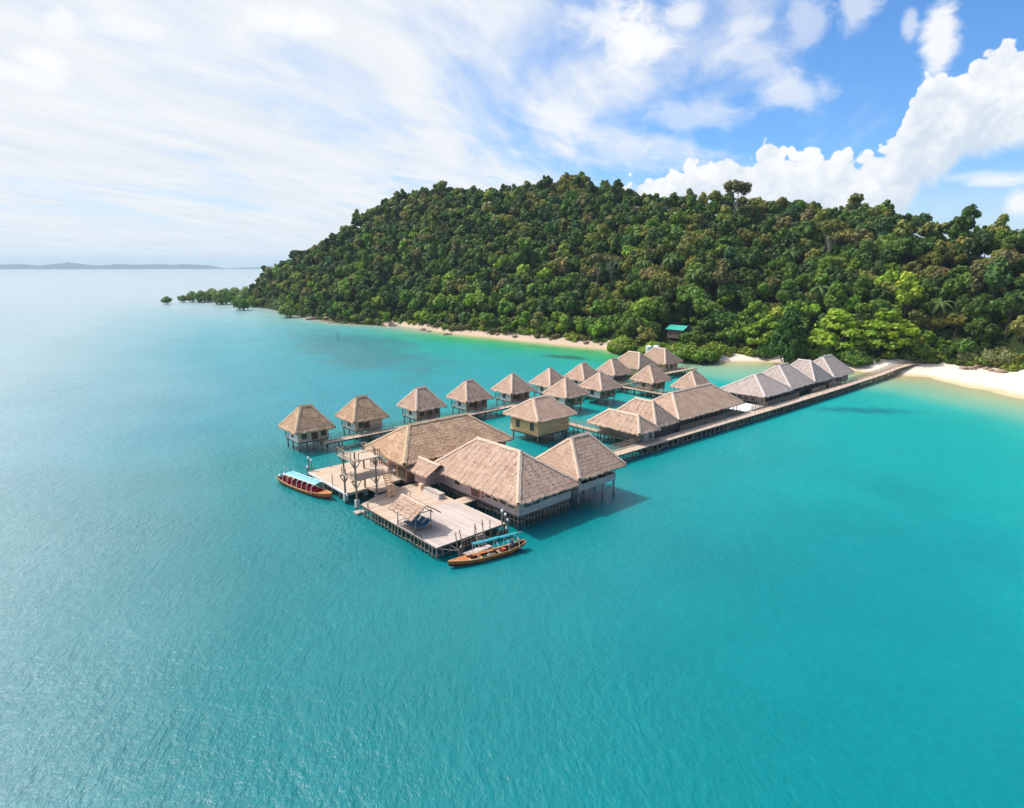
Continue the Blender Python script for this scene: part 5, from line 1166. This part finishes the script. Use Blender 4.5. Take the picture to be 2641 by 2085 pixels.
for (X, Yp, r_, lab) in ROCKS:
    a_ = math.atan((X - 1320.5) / f_px); u = FWD * math.cos(a_) + RGT * math.sin(a_); ds_ = np.interp(X, DS[:, 0], DS[:, 1]); bw_ = np.interp(X, BW[:, 0], BW[:, 1])
    if Yp == 'b': d_ = ds_ + rnd.uniform(bw_ - 6, bw_ + 1); lab = 'reddish rock at the back of the white beach on the right'
    elif Yp is None: d_ = ds_ + (rnd.uniform(-1.5, 2.5) if X < 1010 else rnd.uniform(bw_ - 2, bw_ + 2)); lab = 'brown rock along the rocky foot of the headland' if X < 1010 else 'brown rock at the back of the far beach'
    else: d_ = ds_ - rnd.uniform(5, 9)
    p = u * d_; g_ = max(-.3, ground(p.x, p.y)) if Yp in (None, 'b') else -.3
    mb = MB(); mb.ell((p.x, p.y, g_ + r_ * .12), r_, r_ * rnd.uniform(.6, .95), r_ * rnd.uniform(.35, .6), 9, 6, .2, rnd.random())
    tag(mb.build('rock', 'rock', None), lab, 'rock', 'rocks along the shore')
# ------------------------------------------------------------------ vegetation
def leaf_mat(name, transl=0.25):
    m = bpy.data.materials.new(name); m.use_nodes = True; m.node_tree.nodes.clear(); t = NT(m.node_tree)
    out = t.n('ShaderNodeOutputMaterial'); d = t.n('ShaderNodeBsdfPrincipled'); tr = t.n('ShaderNodeBsdfTranslucent'); mx = t.n('ShaderNodeMixShader')
    oc = t.n('ShaderNodeObjectInfo').outputs['Color']; at = t.n('ShaderNodeAttribute', attribute_name='leaf').outputs['Color']
    col = t.vm('MULTIPLY', oc, at)
    t.put(d.inputs['Base Color'], col); d.inputs['Roughness'].default_value = 0.62; d.inputs['Specular IOR Level'].default_value = 0.25
    t.put(tr.inputs['Color'], t.vm('MULTIPLY', col, (1.1, 1.25, 0.7))); mx.inputs[0].default_value = transl
    m.node_tree.links.new(d.outputs[0], mx.inputs[1]); m.node_tree.links.new(tr.outputs[0], mx.inputs[2]); m.node_tree.links.new(mx.outputs[0], out.inputs[0]); return m
LEAF = leaf_mat('foliage')
class Crown:
    """leaf-sized faces spread over a cluster of lobes; unit radius about 1, standing on z = 0"""
    def __init__(s, seed, lobes, nleaf, size, aspect=1.6, droop=0.0, core=0.72, flat=1.0):
        r = np.random.default_rng(seed); V = []; F = []; C = []
        w = np.array([l[3] ** 2 for l in lobes]); w = w / w.sum()
        for (cx, cy, cz, rr), k in zip(lobes, np.maximum(8, (w * nleaf).astype(int))):
            d = r.normal(size=(k, 3)); d[:, 2] = d[:, 2] * .9 + .22; d /= np.linalg.norm(d, axis=1)[:, None]
            rad_ = rr * (0.68 + 0.46 * r.random(k)); rad_ = np.where(r.random(k) < .10, rad_ * 1.22, rad_)
            p = np.array([cx, cy, cz]) + d * rad_[:, None] * np.array([1, 1, flat])
            nn = d + r.normal(size=(k, 3)) * .42; nn[:, 2] += .25; nn /= np.linalg.norm(nn, axis=1)[:, None]
            a = np.cross(nn, r.normal(size=(k, 3))); a /= np.linalg.norm(a, axis=1)[:, None]; a[:, 2] -= droop; b = np.cross(nn, a)
            sz = size * (0.6 + .8 * r.random(k)); A = a * (sz * aspect / 2)[:, None]; B = b * (sz / 2)[:, None]
            q = np.stack([p - A - B * .5, p - A * .2 + B, p + A + B * .35, p + A * .3 - B], 1)
            tone = 0.72 + .56 * r.random(k)
            V.append(q.reshape(-1, 3)); C.append(np.repeat(np.stack([tone * (1 + .14 * r.normal(size=k)), tone, tone * .9], -1), 4, 0))
            if core:
                nu, nv = 9, 6; th = np.linspace(0, math.pi, nv + 1); ph = np.linspace(0, 2 * math.pi, nu, endpoint=False)
                T, P = np.meshgrid(th, ph, indexing='ij'); kk = core * rr * (1 + .12 * r.normal(size=T.shape))
                g = np.stack([cx + kk * np.sin(T) * np.cos(P), cy + kk * np.sin(T) * np.sin(P), cz + kk * np.cos(T) * flat], -1)
                qs = []
                for j in range(nv):
                    for i in range(nu): qs.append([g[j, i], g[j + 1, i], g[j + 1, (i + 1) % nu], g[j, (i + 1) % nu]])
                qs = np.array(qs); V.append(qs.reshape(-1, 3)); C.append(np.full((len(qs) * 4, 3), .62))
        s.v = np.concatenate(V).astype('f'); s.c = np.concatenate(C).astype('f')
    def mesh(s, name='crown'): return quads_mesh(name, s.v, s.c)
def quads_mesh(name, v, c):
    me = bpy.data.meshes.new(name); N = len(v)
    me.vertices.add(N); me.vertices.foreach_set('co', np.ascontiguousarray(v, 'f').ravel()); me.loops.add(N); me.loops.foreach_set('vertex_index', np.arange(N, dtype='i'))
    me.polygons.add(N // 4); me.polygons.foreach_set('loop_start', np.arange(0, N, 4, dtype='i')); me.update()
    a = me.attributes.new('leaf', 'FLOAT_COLOR', 'POINT'); a.data.foreach_set('color', np.concatenate([c, np.ones((N, 1))], 1).astype('f').ravel())
    me.materials.append(LEAF); return me
def dome(seed, n_, zc=.75, spread=.55, rr=(.36, .55), tall=1.0):
    r = random.Random(seed); L_ = [(0, 0, zc * tall, .62)]
    for i in range(n_):
        a_ = 2 * math.pi * (i + r.random() * .6) / n_; q = spread * r.uniform(.7, 1.1); L_.append((q * math.cos(a_), q * math.sin(a_), (zc - .15 + r.uniform(-.2, .35)) * tall, r.uniform(*rr)))
    L_.append((r.uniform(-.2, .2), r.uniform(-.2, .2), (zc + .42) * tall, r.uniform(.33, .48))); return L_
def wild(seed, n_, tall=1.0, spread=.75):
    r = random.Random(seed); L_ = [(r.uniform(-.1, .1), r.uniform(-.1, .1), .6 * tall, .5)]
    for i in range(n_):
        a_ = i * 2.4 + r.uniform(-.4, .4); q = spread * math.sqrt((i + .7) / n_) * r.uniform(.75, 1.2); L_.append((q * math.cos(a_), q * math.sin(a_), (.95 - .62 * q * q + r.uniform(-.22, .28)) * tall, r.uniform(.18, .36)))
    return L_
def umbrella(seed):
    r = random.Random(seed); L_ = []
    for i in range(11):
        a_ = i * 2.4; q = .82 * math.sqrt((i + .5) / 11); L_.append((q * math.cos(a_), q * math.sin(a_), 1.6 + .35 * (1 - q) + r.uniform(-.1, .1), r.uniform(.2, .32)))
    return L_
def cone(seed):
    r = random.Random(seed); L_ = []
    for i in range(26):
        h = (i / 26) ** 1.15; a_ = i * 2.4; q = .72 * math.sin(math.pi * min(1, .22 + .78 * (1 - h)) * .55) * (1 - h * .55); L_.append((q * math.cos(a_), q * math.sin(a_), .35 + 1.9 * h, .33 * (1 - .45 * h)))
    return L_
SHAPES = [wild(1, 13), wild(2, 15, .9, .85), wild(3, 11, 1.35, .62), wild(4, 16, .8, .9), wild(5, 10, 1.6, .52), wild(6, 13, 1.1), wild(7, 17, .95, .82), wild(8, 12, 1.25, .68)]
HI = [Crown(20 + i, s_, 1350, .145) for i, s_ in enumerate(SHAPES)]
LO = [Crown(40 + i, s_, 460, .235) for i, s_ in enumerate(SHAPES)]
HIM = [c.mesh() for c in HI]
def trunk_mesh(seed, h=1.3, r=.07, limbs=4, top=1.2, mat='bark_dark', sp=.5):
    rnd = random.Random(seed); mb = MB(); mb.tube([(0, 0, -h), (rnd.uniform(-.05, .05), rnd.uniform(-.05, .05), -h / 3), (0, 0, .35)], r, 7, r * .6)
    for k in range(limbs):
        a_ = 2 * math.pi * k / limbs + rnd.random(); mb.tube([(0, 0, rnd.uniform(-.1, .3)), (sp * .5 * math.cos(a_), sp * .5 * math.sin(a_), top * .55), (sp * math.cos(a_), sp * math.sin(a_), top * .85)], r * .5, 5, r * .22)
    o = mb.build('trunk', mat, None, True); me = o.data; bpy.data.objects.remove(o); return me
TRM = [trunk_mesh(i) for i in range(3)]
def plant(name, label, cat, loc, sc, crown_me, trunk_me, color, group, rz=0.0, sz=None):
    t_ = thing(name, label, cat, loc, group, rz); t_.scale = (sc, sc, sz or sc)
    o = bpy.data.objects.new('crown', crown_me); COL.objects.link(o); o.parent = t_; o.color = (*color, 1)
    if trunk_me:
        k = bpy.data.objects.new('trunk', trunk_me); COL.objects.link(k); k.parent = t_
    return t_
PAL = {'dark green': (.036, .064, .010), 'deep green': (.050, .092, .014), 'mid green': (.084, .136, .017), 'bright green': (.128, .200, .017), 'olive': (.128, .130, .028), 'brownish': (.150, .130, .050), 'blue green': (.042, .084, .026), 'yellow green': (.18, .225, .02)}
rg = np.random.default_rng(12)
def pick(px_, tq):
    up = np.clip(tq, 0, 1); right = np.clip((px_ - 1500) / 900, 0, 1); left = np.clip((1000 - px_) / 350, 0, 1)
    w = np.array([.16 + .16 * right, .20 + .05 * right, .24 - .10 * up, max(.02, .26 - .40 * up - .12 * right), .10 + .20 * up, .02 + .08 * up - .02 * right, .08, max(0, .07 - .12 * up)])
    w = np.maximum(w, .005); k = rg.choice(8, p=w / w.sum()); nm = list(PAL)[k]; v = np.array(PAL[nm]) * rg.uniform(1.0, 1.9) * np.array([rg.uniform(.9, 1.12), 1, rg.uniform(.8, 1.2)]); return nm, v
S = 5.0; cand = []
for i, x in enumerate(np.arange(120, 560, S)):
    for j, y in enumerate(np.arange(-110, 620, S)):
        cand.append((x + rg.uniform(-.42, .42) * S + (j % 2) * S / 2, y + rg.uniform(-.42, .42) * S))
cand = np.array(cand); h_, so, tt, pp = land(cand[:, 0], cand[:, 1]); dd = np.hypot(cand[:, 0], cand[:, 1])
ok = (so > 1.0) & (tt < 1.10) & (pp > 640) & (pp < 2800) & (h_ > 1.0) & (cand @ FN > 30)
SPOTS = [(2053, 216, 6.5), (2190, 219, 6.5), (2300, 221, 6), (2150, 214, 4), (2235, 213, 4.5), (2360, 226, 5), (1990, 222, 5), (1930, 224, 5), (1870, 226, 5)]
keepout = (np.abs(cand[:, 0] - 187) < 7.5) & (np.abs(cand[:, 1] - 123) < 7)
edge = (pp < 1010) & (so < 5); ok &= ~keepout
for (X, d_, q) in SPOTS:
    a_ = math.atan((X - 1320.5) / f_px); u = (FWD * math.cos(a_) + RGT * math.sin(a_)) * d_; ok &= ~((np.hypot(cand[:, 0] - u.x, cand[:, 1] - u.y) < q) | ((np.abs(pp - X) < q * 7) & (dd < d_)))
T = np.concatenate([cand, h_[:, None], so[:, None], tt[:, None], pp[:, None], dd[:, None]], 1)[ok]
T = T[np.argsort(T[:, 6])]
def zone(px_, tq):
    a_ = 'on the left slope above the headland' if px_ < 1100 else 'behind the far beach' if px_ < 1600 else 'behind the shore houses' if px_ < 2080 else 'behind the jetty end and white beach'
    return a_
N_IND = 292
FV, FC = [], []
for i, (x, y, z, so_i, tq, px_, d_) in enumerate(T):
    nm, colr = pick(px_, tq); R_ = rg.uniform(2.5, 4.4) * (1.0 if tq < .85 else .85) * (.85 if so_i < 8 else 1.0) * np.interp(d_, [190, 300], [1.28, 1.0]); k = rg.integers(0, 8); ht = rg.uniform(.55, 1.25) * R_ if so_i > 8 else rg.uniform(.1, .4) * R_
    if tq > .9 and rg.random() < .15: ht += 2
    szv = R_ * rg.uniform(.9, 1.25)
    if i < N_IND:
        big = 'large' if R_ > 4.4 else 'small' if R_ < 3.4 else 'medium'
        plant('jungle_tree', '%s %s broadleaf jungle tree %s' % (big, nm, zone(px_, tq)), 'tree', (x, y, z + ht), R_, HIM[k], TRM[k % 3], colr, 'jungle trees at the foot of the hill', rg.uniform(0, 6.28), szv)
    else:
        a_ = rg.uniform(0, 6.28); ca_, sa_ = math.cos(a_), math.sin(a_); c_ = LO[k] if d_ > 265 else HI[k]
        v = c_.v; vx = (v[:, 0] * ca_ - v[:, 1] * sa_) * R_ + x; vy = (v[:, 0] * sa_ + v[:, 1] * ca_) * R_ + y; vz = v[:, 2] * szv + z + ht
        FV.append(np.stack([vx, vy, vz], -1)); FC.append(c_.c * colr)
us = rg.uniform(-1, 1, (40000, 2)) * np.array([250, 380]) + np.array([340, 250]); h2, s2, t2, p2 = land(us[:, 0], us[:, 1])
k2 = (s2 > .3) & ((s2 < 24) | (p2 < 800)) & (p2 > 655) & (p2 < 2760) & (us @ FN > 30) & ~((np.abs(us[:, 0] - 187) < 7) & (np.abs(us[:, 1] - 123) < 6)) & ~((np.abs(us[:, 1] - 56) < 3) & (us[:, 0] < 219))
UV_, UC_ = [], []
for (x, y), z, s_i, px_ in zip(us[k2][:4200], h2[k2], s2[k2], p2[k2]):
    nm, colr = pick(px_, 0); c_ = LO[rg.integers(0, 8)]; a_ = rg.uniform(0, 6.28); ca_, sa_ = math.cos(a_), math.sin(a_); R_ = rg.uniform(1.0, 2.3) * (.7 if s_i < 2 else 1)
    v = c_.v[::1]; UV_.append(np.stack([(v[:, 0] * ca_ - v[:, 1] * sa_) * R_ + x, (v[:, 0] * sa_ + v[:, 1] * ca_) * R_ + y, v[:, 2] * R_ * .9 + z - .3], -1)); UC_.append(c_.c * colr)
ug = bpy.data.objects.new('undergrowth', quads_mesh('undergrowth', np.concatenate(UV_), np.concatenate(UC_))); COL.objects.link(ug); ug.color = (1, 1, 1, 1)
tag(ug, 'tangled green undergrowth covering the ground at the foot of the jungle', 'undergrowth', kind='stuff')
print('undergrowth', len(UV_)); print('trees', len(T), 'verts', sum(len(v) for v in FV))
fo = bpy.data.objects.new('jungle_canopy', quads_mesh('jungle_canopy', np.concatenate(FV), np.concatenate(FC))); COL.objects.link(fo); fo.color = (1, 1, 1, 1)
tag(fo, 'dense mixed jungle canopy covering the upper hill', 'forest', kind='stuff')

# emergent trees with long pale trunks, at the places they stand out in the photograph
UMB = [Crown(60 + i, umbrella(60 + i), 900, .13, core=.5).mesh() for i in range(2)]
TALL = [trunk_mesh(70, 3.2, .055, 6, 2.0, 'bark', .7), trunk_mesh(71, 3.8, .05, 6, 2.0, 'bark', .6)]
BARE = Crown(66, umbrella(66), 130, .10, core=0).mesh(); BTR = trunk_mesh(72, 3.6, .06, 9, 2.2, 'bark', .8)
def at_px(X, d_):
    a_ = math.atan((X - 1320.5) / f_px); u = FWD * math.cos(a_) + RGT * math.sin(a_); return u.x * d_, u.y * d_
for (X, d_, R_, up_, col, cm, tm, lab) in ((1109, 360, 5.5, 7, PAL['olive'], UMB[0], TALL[0], 'tall tree with olive umbrella crown and pale trunk on the left slope'), (1885, 292, 6.4, 9, PAL['brownish'], UMB[1], TALL[1], 'tall brownish umbrella tree with a long pale trunk high above the jetty'),
                                          (1543, 268, 5.0, 10, PAL['brownish'], UMB[0], TALL[1], 'tall brownish tree with bare pale trunk at mid slope, left of a leafless one'), (1577, 266, 4.4, 10, (.22, .17, .11), BARE, BTR, 'nearly leafless pale tree at mid slope right of a brownish tall tree'),
                                          (2135, 268, 5.8, 6, PAL['olive'], UMB[1], TALL[0], 'tall olive crowned tree with visible trunk above the jetty houses'), (1905, 400, 4.2, 1.5, PAL['dark green'], UMB[1], TALL[0], 'dark crowned tree rising above the skyline at the middle of the ridge'),
                                          (1968, 390, 4.2, 5, PAL['deep green'], HIM[4], TALL[0], 'leaning dense dark tree rising above the skyline right of the middle'), (2130, 365, 4.8, 4, PAL['dark green'], UMB[0], TALL[1], 'open flat topped tree on the skyline'), (2258, 345, 4.8, 4, PAL['brownish'], UMB[1], TALL[0], 'reddish brown open crowned tree on the skyline at the right'),
                                          (2330, 335, 5.2, 3, PAL['dark green'], UMB[0], TALL[1], 'broad dark tree on the skyline at the far right'), (1470, 415, 4.0, 4, PAL['brownish'], UMB[0], TALL[0], 'spindly brown tree at the summit of the hill'), (1243, 420, 3.8, 3.5, PAL['deep green'], HIM[1], TALL[0], 'round dark tree standing up on the skyline left of the summit'),
                                          (905, 420, 3.6, 4, PAL['dark green'], UMB[0], TALL[0], 'dark open tree on the left skyline'), (845, 430, 3.4, 4, PAL['dark green'], HIM[4], TALL[0], 'dark upright tree on the left skyline of the headland'), (795, 440, 3.4, 5, (.2, .17, .13), BARE, BTR, 'leafless pale tree on the left skyline of the headland'), (700, 470, 3.8, 3.5, PAL['blue green'], UMB[1], TALL[0], 'dark blue green tree at the tip of the headland skyline')):
    x, y = at_px(X, d_); z = ground(x, y); plant('emergent_tree', lab, 'tree', (x, y, z + up_), R_, cm, tm, col, 'tall trees standing out of the jungle', rg.uniform(0, 6))

# near-shore trees with their own look
def leafy(seed, lobes, n_, size, **k): return Crown(seed, lobes, n_, size, **k).mesh()
def tier(seed):
    r = random.Random(seed); L_ = []
    for lv, (zz_, q, n_) in enumerate(((.35, .85, 9), (.75, .75, 8), (1.15, .55, 6), (1.5, .25, 3))):
        for i in range(n_): a_ = 2 * math.pi * (i + r.random() * .5) / n_; L_.append((q * math.cos(a_) * r.uniform(.7, 1.1), q * math.sin(a_) * r.uniform(.7, 1.1), zz_ + r.uniform(-.12, .12), r.uniform(.22, .34)))
    return L_
TIER = [leafy(80, tier(80), 2600, .105, flat=.55, core=.6), leafy(81, tier(81), 2600, .105, flat=.55, core=.6)]
CONE = leafy(82, cone(82), 3200, .085, aspect=2.2, core=.85); BUSHY = [leafy(83, dome(83, 8, .6, .65, (.3, .45), .8), 1900, .11), leafy(84, dome(84, 9, .55, .7, (.26, .42), .75), 1900, .11)]
LIME = (.22, .32, .018)
for (X, d_, R_, sz, col, cm, lab) in ((2053, 211, 6.4, 6.8, (.034, .094, .008), CONE, 'dense dark green conical tree behind the grey jetty houses'), (2185, 220, 9.0, 7.4, LIME, TIER[0], 'bright lime green tiered tree behind the last jetty house'), (2310, 222, 8.0, 6.6, LIME, TIER[1], 'bright lime green tiered tree above the end of the jetty'),
                                     (2150, 214, 4.6, 4.4, (.11, .19, .018), BUSHY[0], 'bushy mid green tree left of the jetty end by the last house'), (2235, 213, 5.0, 4.0, (.09, .17, .018), BUSHY[1], 'bushy mid green tree leaning over the jetty at the beach'), (2360, 226, 5.6, 5.0, (.19, .22, .02), BUSHY[0], 'yellowish round tree at the landward end of the jetty'),
                                     (1985, 223, 6.6, 6.2, (.175, .27, .02), TIER[1], 'yellow green tiered tree left of the conical tree'), (1930, 226, 7.4, 6.2, (.10, .19, .02), BUSHY[1], 'rounded green tree at the back of the small cove beach'), (1865, 228, 7.0, 5.8, (.065, .135, .018), BUSHY[0], 'rounded deep green tree right of the turquoise roofed house'),
                                     (1985, 217, 3.2, 3.0, (.075, .16, .02), BUSHY[1], 'small leafy tree at the foot of the conical tree'), (2090, 218, 3.6, 3.4, (.06, .13, .02), BUSHY[0], 'small leafy tree between conical tree and lime trees'), (1722, 212, 3.8, 3.2, (.13, .21, .02), BUSHY[1], 'bushy fresh green tree in front of the turquoise roofed house, left one'), (1768, 212, 3.8, 3.4, (.11, .19, .02), BUSHY[0], 'bushy fresh green tree in front of the turquoise roofed house, right one')):
    x, y = at_px(X, d_); z = max(.8, ground(x, y)); plant('shore_tree', lab, 'tree', (x, y, z + .4), R_, cm, TRM[0], col, 'trees along the shore', rg.uniform(0, 6), sz)
# shrubs along the back of the beaches
SHR = [leafy(90 + i, dome(90 + i, 6, .35, .6, (.3, .5), .7), 620, .17) for i in range(3)]
def shrub_row(Xs, off, cols, lab, grp, sc=(1.6, 3.0)):
    for X in Xs:
        X += rg.uniform(-6, 6); ds_ = np.interp(X, DS[:, 0], DS[:, 1]) + np.interp(X, BW[:, 0], BW[:, 1]) + off + rg.uniform(-1, 2); x, y = at_px(X, ds_); nm = cols[rg.integers(0, len(cols))]
        plant('shrub', '%s %s' % (nm, lab), 'shrub', (x, y, max(.5, ground(x, y)) - .3), rg.uniform(*sc), SHR[rg.integers(0, 3)], None, np.array(PAL[nm]) * rg.uniform(.8, 1.25), grp, rg.uniform(0, 6))
shrub_row(np.arange(1010, 1590, 20), 1.5, ['mid green', 'bright green', 'olive', 'yellow green', 'brownish'], 'shrub at the back edge of the far beach', 'shrubs behind the far beach', (1.6, 3.2))
shrub_row(np.arange(830, 1010, 20), 1.5, ['mid green', 'deep green', 'olive', 'yellow green'], 'shrub over the rocky foot of the headland', 'shrubs on the headland foot', (1.8, 3.2))
shrub_row(np.arange(2400, 2680, 16), 1.2, ['mid green', 'olive', 'bright green', 'yellow green'], 'shrub behind the white beach on the right', 'shrubs behind the white beach', (2.0, 3.6))
PALE = np.array((.19, .22, .085))
for (X, R_, lab) in ((2530, 3.6, 'pale silvery green shrub at the back of the white beach, left one'), (2590, 3.2, 'pale silvery green shrub at the back of the white beach, middle one'), (2640, 3.6, 'pale silvery green shrub at the right edge of the white beach')):
    x, y = at_px(X, np.interp(X, DS[:, 0], DS[:, 1]) + np.interp(X, BW[:, 0], BW[:, 1]) + 2); plant('shrub', lab, 'shrub', (x, y, ground(x, y) - .2), R_, BUSHY[0], None, PALE, 'pale shrubs behind the white beach', rg.uniform(0, 6))
shrub_row(np.arange(1890, 2240, 17), 1.0, ['mid green', 'bright green', 'yellow green'], 'shrub along the small cove beach', 'shrubs at the cove beach', (1.5, 2.8))
# palms
PM = MB()
for k in range(15):
    a_ = k * 2.4; e_ = .9 - .08 * k; pts = [Vector((math.cos(a_) * q * math.cos(e_ - q * .9), math.sin(a_) * q * math.cos(e_ - q * .9), q * math.sin(e_ - q * .9))) for q in (0, .3, .6, .9, 1.15)]
    sd_ = Vector((-math.sin(a_), math.cos(a_), 0))
    for i in range(4):
        w0, w1 = (.05, .15, .17, .13, .02)[i], (.05, .15, .17, .13, .02)[i + 1]
        for s_ in (-1, 1): PM.face([pts[i], pts[i + 1], pts[i + 1] + sd_ * s_ * w1 - Vector((0, 0, w1 * .5)), pts[i] + sd_ * s_ * w0 - Vector((0, 0, w0 * .5))])
pv = np.array([p for f in PM.f for p in [PM.v[i] for i in f]], 'f'); PALM = quads_mesh('crown', pv, np.ones((len(pv), 3), 'f')); PTR = trunk_mesh(95, 2.2, .045, 0, .1, 'bark')
for i, (X, d_, R_) in enumerate(((2120, 240, 4.2), (2035, 262, 4.2), (1790, 245, 4.0), (1730, 258, 4), (2440, 235, 4.2), (1660, 262, 4.0), (1480, 262, 3.8))):
    x, y = at_px(X, d_); lab = ('palm tree poking out of the jungle behind the conical tree', 'palm tree up the slope above the conical tree', 'palm tree up the slope above the turquoise roof', 'palm tree on the slope left above the turquoise roof', 'palm tree behind the white beach on the right', 'palm tree on the slope above the far pair of houses', 'palm tree in the jungle above the far beach')[i]
    plant('palm_tree', lab, 'palm tree', (x, y, ground(x, y) + 10.5), R_, PALM, PTR, (.075, .125, .022), 'palm trees in the jungle', rg.uniform(0, 6))
# mangroves standing in the water
MG = [leafy(100 + i, dome(100 + i, 8, .55, .72, (.24, .38), .7), 1100, .12, flat=.75, core=.6) for i in range(3)]
def mangrove_roots(seed):
    r = random.Random(seed); mb = MB()
    for k in range(7):
        a_ = 2 * math.pi * k / 7 + r.random(); q = r.uniform(.3, .6); mb.tube([(q * math.cos(a_), q * math.sin(a_), -.55), (q * .5 * math.cos(a_), q * .5 * math.sin(a_), -.05), (.05, 0, .2), (q * .8 * math.cos(a_ + 2), q * .8 * math.sin(a_ + 2), .6)], .035, 5, .02)
    o = mb.build('trunk', 'bark_dark', None, True); me = o.data; bpy.data.objects.remove(o); return me
MR = [mangrove_roots(i) for i in range(2)]
MCOL = [(.15, .235, .045), (.125, .21, .05), (.18, .245, .045)]
SPIT = [(418, 787, 4.6, 'lone flat mangrove farthest out in the water on the left'), (462, 783, 4.6, 'low mangrove second farthest out with a gap beside it'), (487, 782, 5.0, None), (512, 783, 5.6, None), (530, 781, 5.2, None), (548, 782, 5.6, None), (566, 788, 6.6, 'rounded mangrove standing forward of the spit above its pale reflection'), (585, 782, 5.6, None), (604, 781, 6.0, None), (625, 782, 6.2, None),
        (612, 803, 5.0, 'mangrove on spindly roots in front of the spit'), (645, 795, 4.6, None), (662, 792, 4.8, None), (655, 783, 6.2, None), (683, 785, 5.5, None), (700, 795, 4.2, None), (718, 808, 4.6, None), (735, 822, 5.0, 'mangrove leaning over the water at the right end of the spit'), (762, 812, 4.4, None), (790, 815, 4.0, None), (540, 778, 6, None), (575, 777, 6, None), (600, 775, 6.5, None), (630, 775, 6.5, None), (655, 774, 6.5, None), (620, 790, 5.5, None), (690, 788, 5.2, None), (745, 806, 5, None)]
for i, (X, Yp, R_, lab) in enumerate(SPIT):
    e_ = (Yp - 4 - 687) / f_px; d_ = CAM_H / e_; d_ *= 1 / math.cos(math.atan((X - 1320.5) / f_px)) * 1.0; x, y = at_px(X, d_); R_ *= (1.0 if i < 2 else 1.22)
    plant('mangrove_tree', lab or 'green mangrove in the crowded part of the spit left of the headland', 'mangrove', (x, y, 1.6), R_, MG[i % 3], MR[i % 2], MCOL[i % 3], 'mangroves of the spit', rg.uniform(0, 6), R_ * (1.05 if i < 2 else 1.3))
for i in range(34):
    X = rg.uniform(1585, 1865); d_ = np.interp(X, DS[:, 0], DS[:, 1]) + rg.uniform(-7, 6) * (1 if X > 1640 else .6); x, y = at_px(X, d_)
    if abs(x - 187) < 9 and abs(y - 123) < 9 and X > 1700: d_ -= 10; x, y = at_px(X, d_)
    front = d_ < np.interp(X, DS[:, 0], DS[:, 1]) - 2
    plant('mangrove_tree', '%s mangrove %s' % (('yellow green', 'fresh green', 'olive green')[i % 3], 'in front of the shore by the far pair of houses' if front else 'behind the far pair of houses'), 'mangrove', (x, y, .9), rg.uniform(3.4, 5.4), MG[i % 3], MR[i % 2], np.array(((.20, .27, .02), (.13, .22, .02), (.165, .21, .024))[i % 3]), 'mangroves near the far pair of houses', rg.uniform(0, 6))
for (X, Yp, lab) in ((1893, 931, 'tiny yellowish mangrove sapling alone in the cove, right of the bigger mangroves'), (1878, 925, 'tiny yellow green mangrove sapling at the edge of the mangroves')):
    e_ = (Yp - 687) / f_px; d_ = CAM_H / e_ / math.cos(math.atan((X - 1320.5) / f_px)); x, y = at_px(X, d_); plant('mangrove_tree', lab, 'mangrove', (x, y, 1.3), 1.5, MG[0], MR[0], (.2, .22, .03), 'mangrove saplings', 1.0)

# ------------------------------------------------------------------ the air
if True:
    m = bpy.data.materials.new('sea_air'); m.use_nodes = True; m.node_tree.nodes.clear(); t = NT(m.node_tree)
    out = t.n('ShaderNodeOutputMaterial'); v = t.n('ShaderNodeVolumePrincipled'); v.inputs['Color'].default_value = (.64, .85, 1.0, 1); v.inputs['Density'].default_value = 0.00009; v.inputs['Anisotropy'].default_value = 0.0
    m.node_tree.links.new(v.outputs[0], out.inputs['Volume'])
    hz = MB().box(-16000, 16000, -16000, 16000, -6, 160).build('haze', m, None); tag(hz, 'pale sea air between the viewer and the horizon', 'haze', kind='stuff')
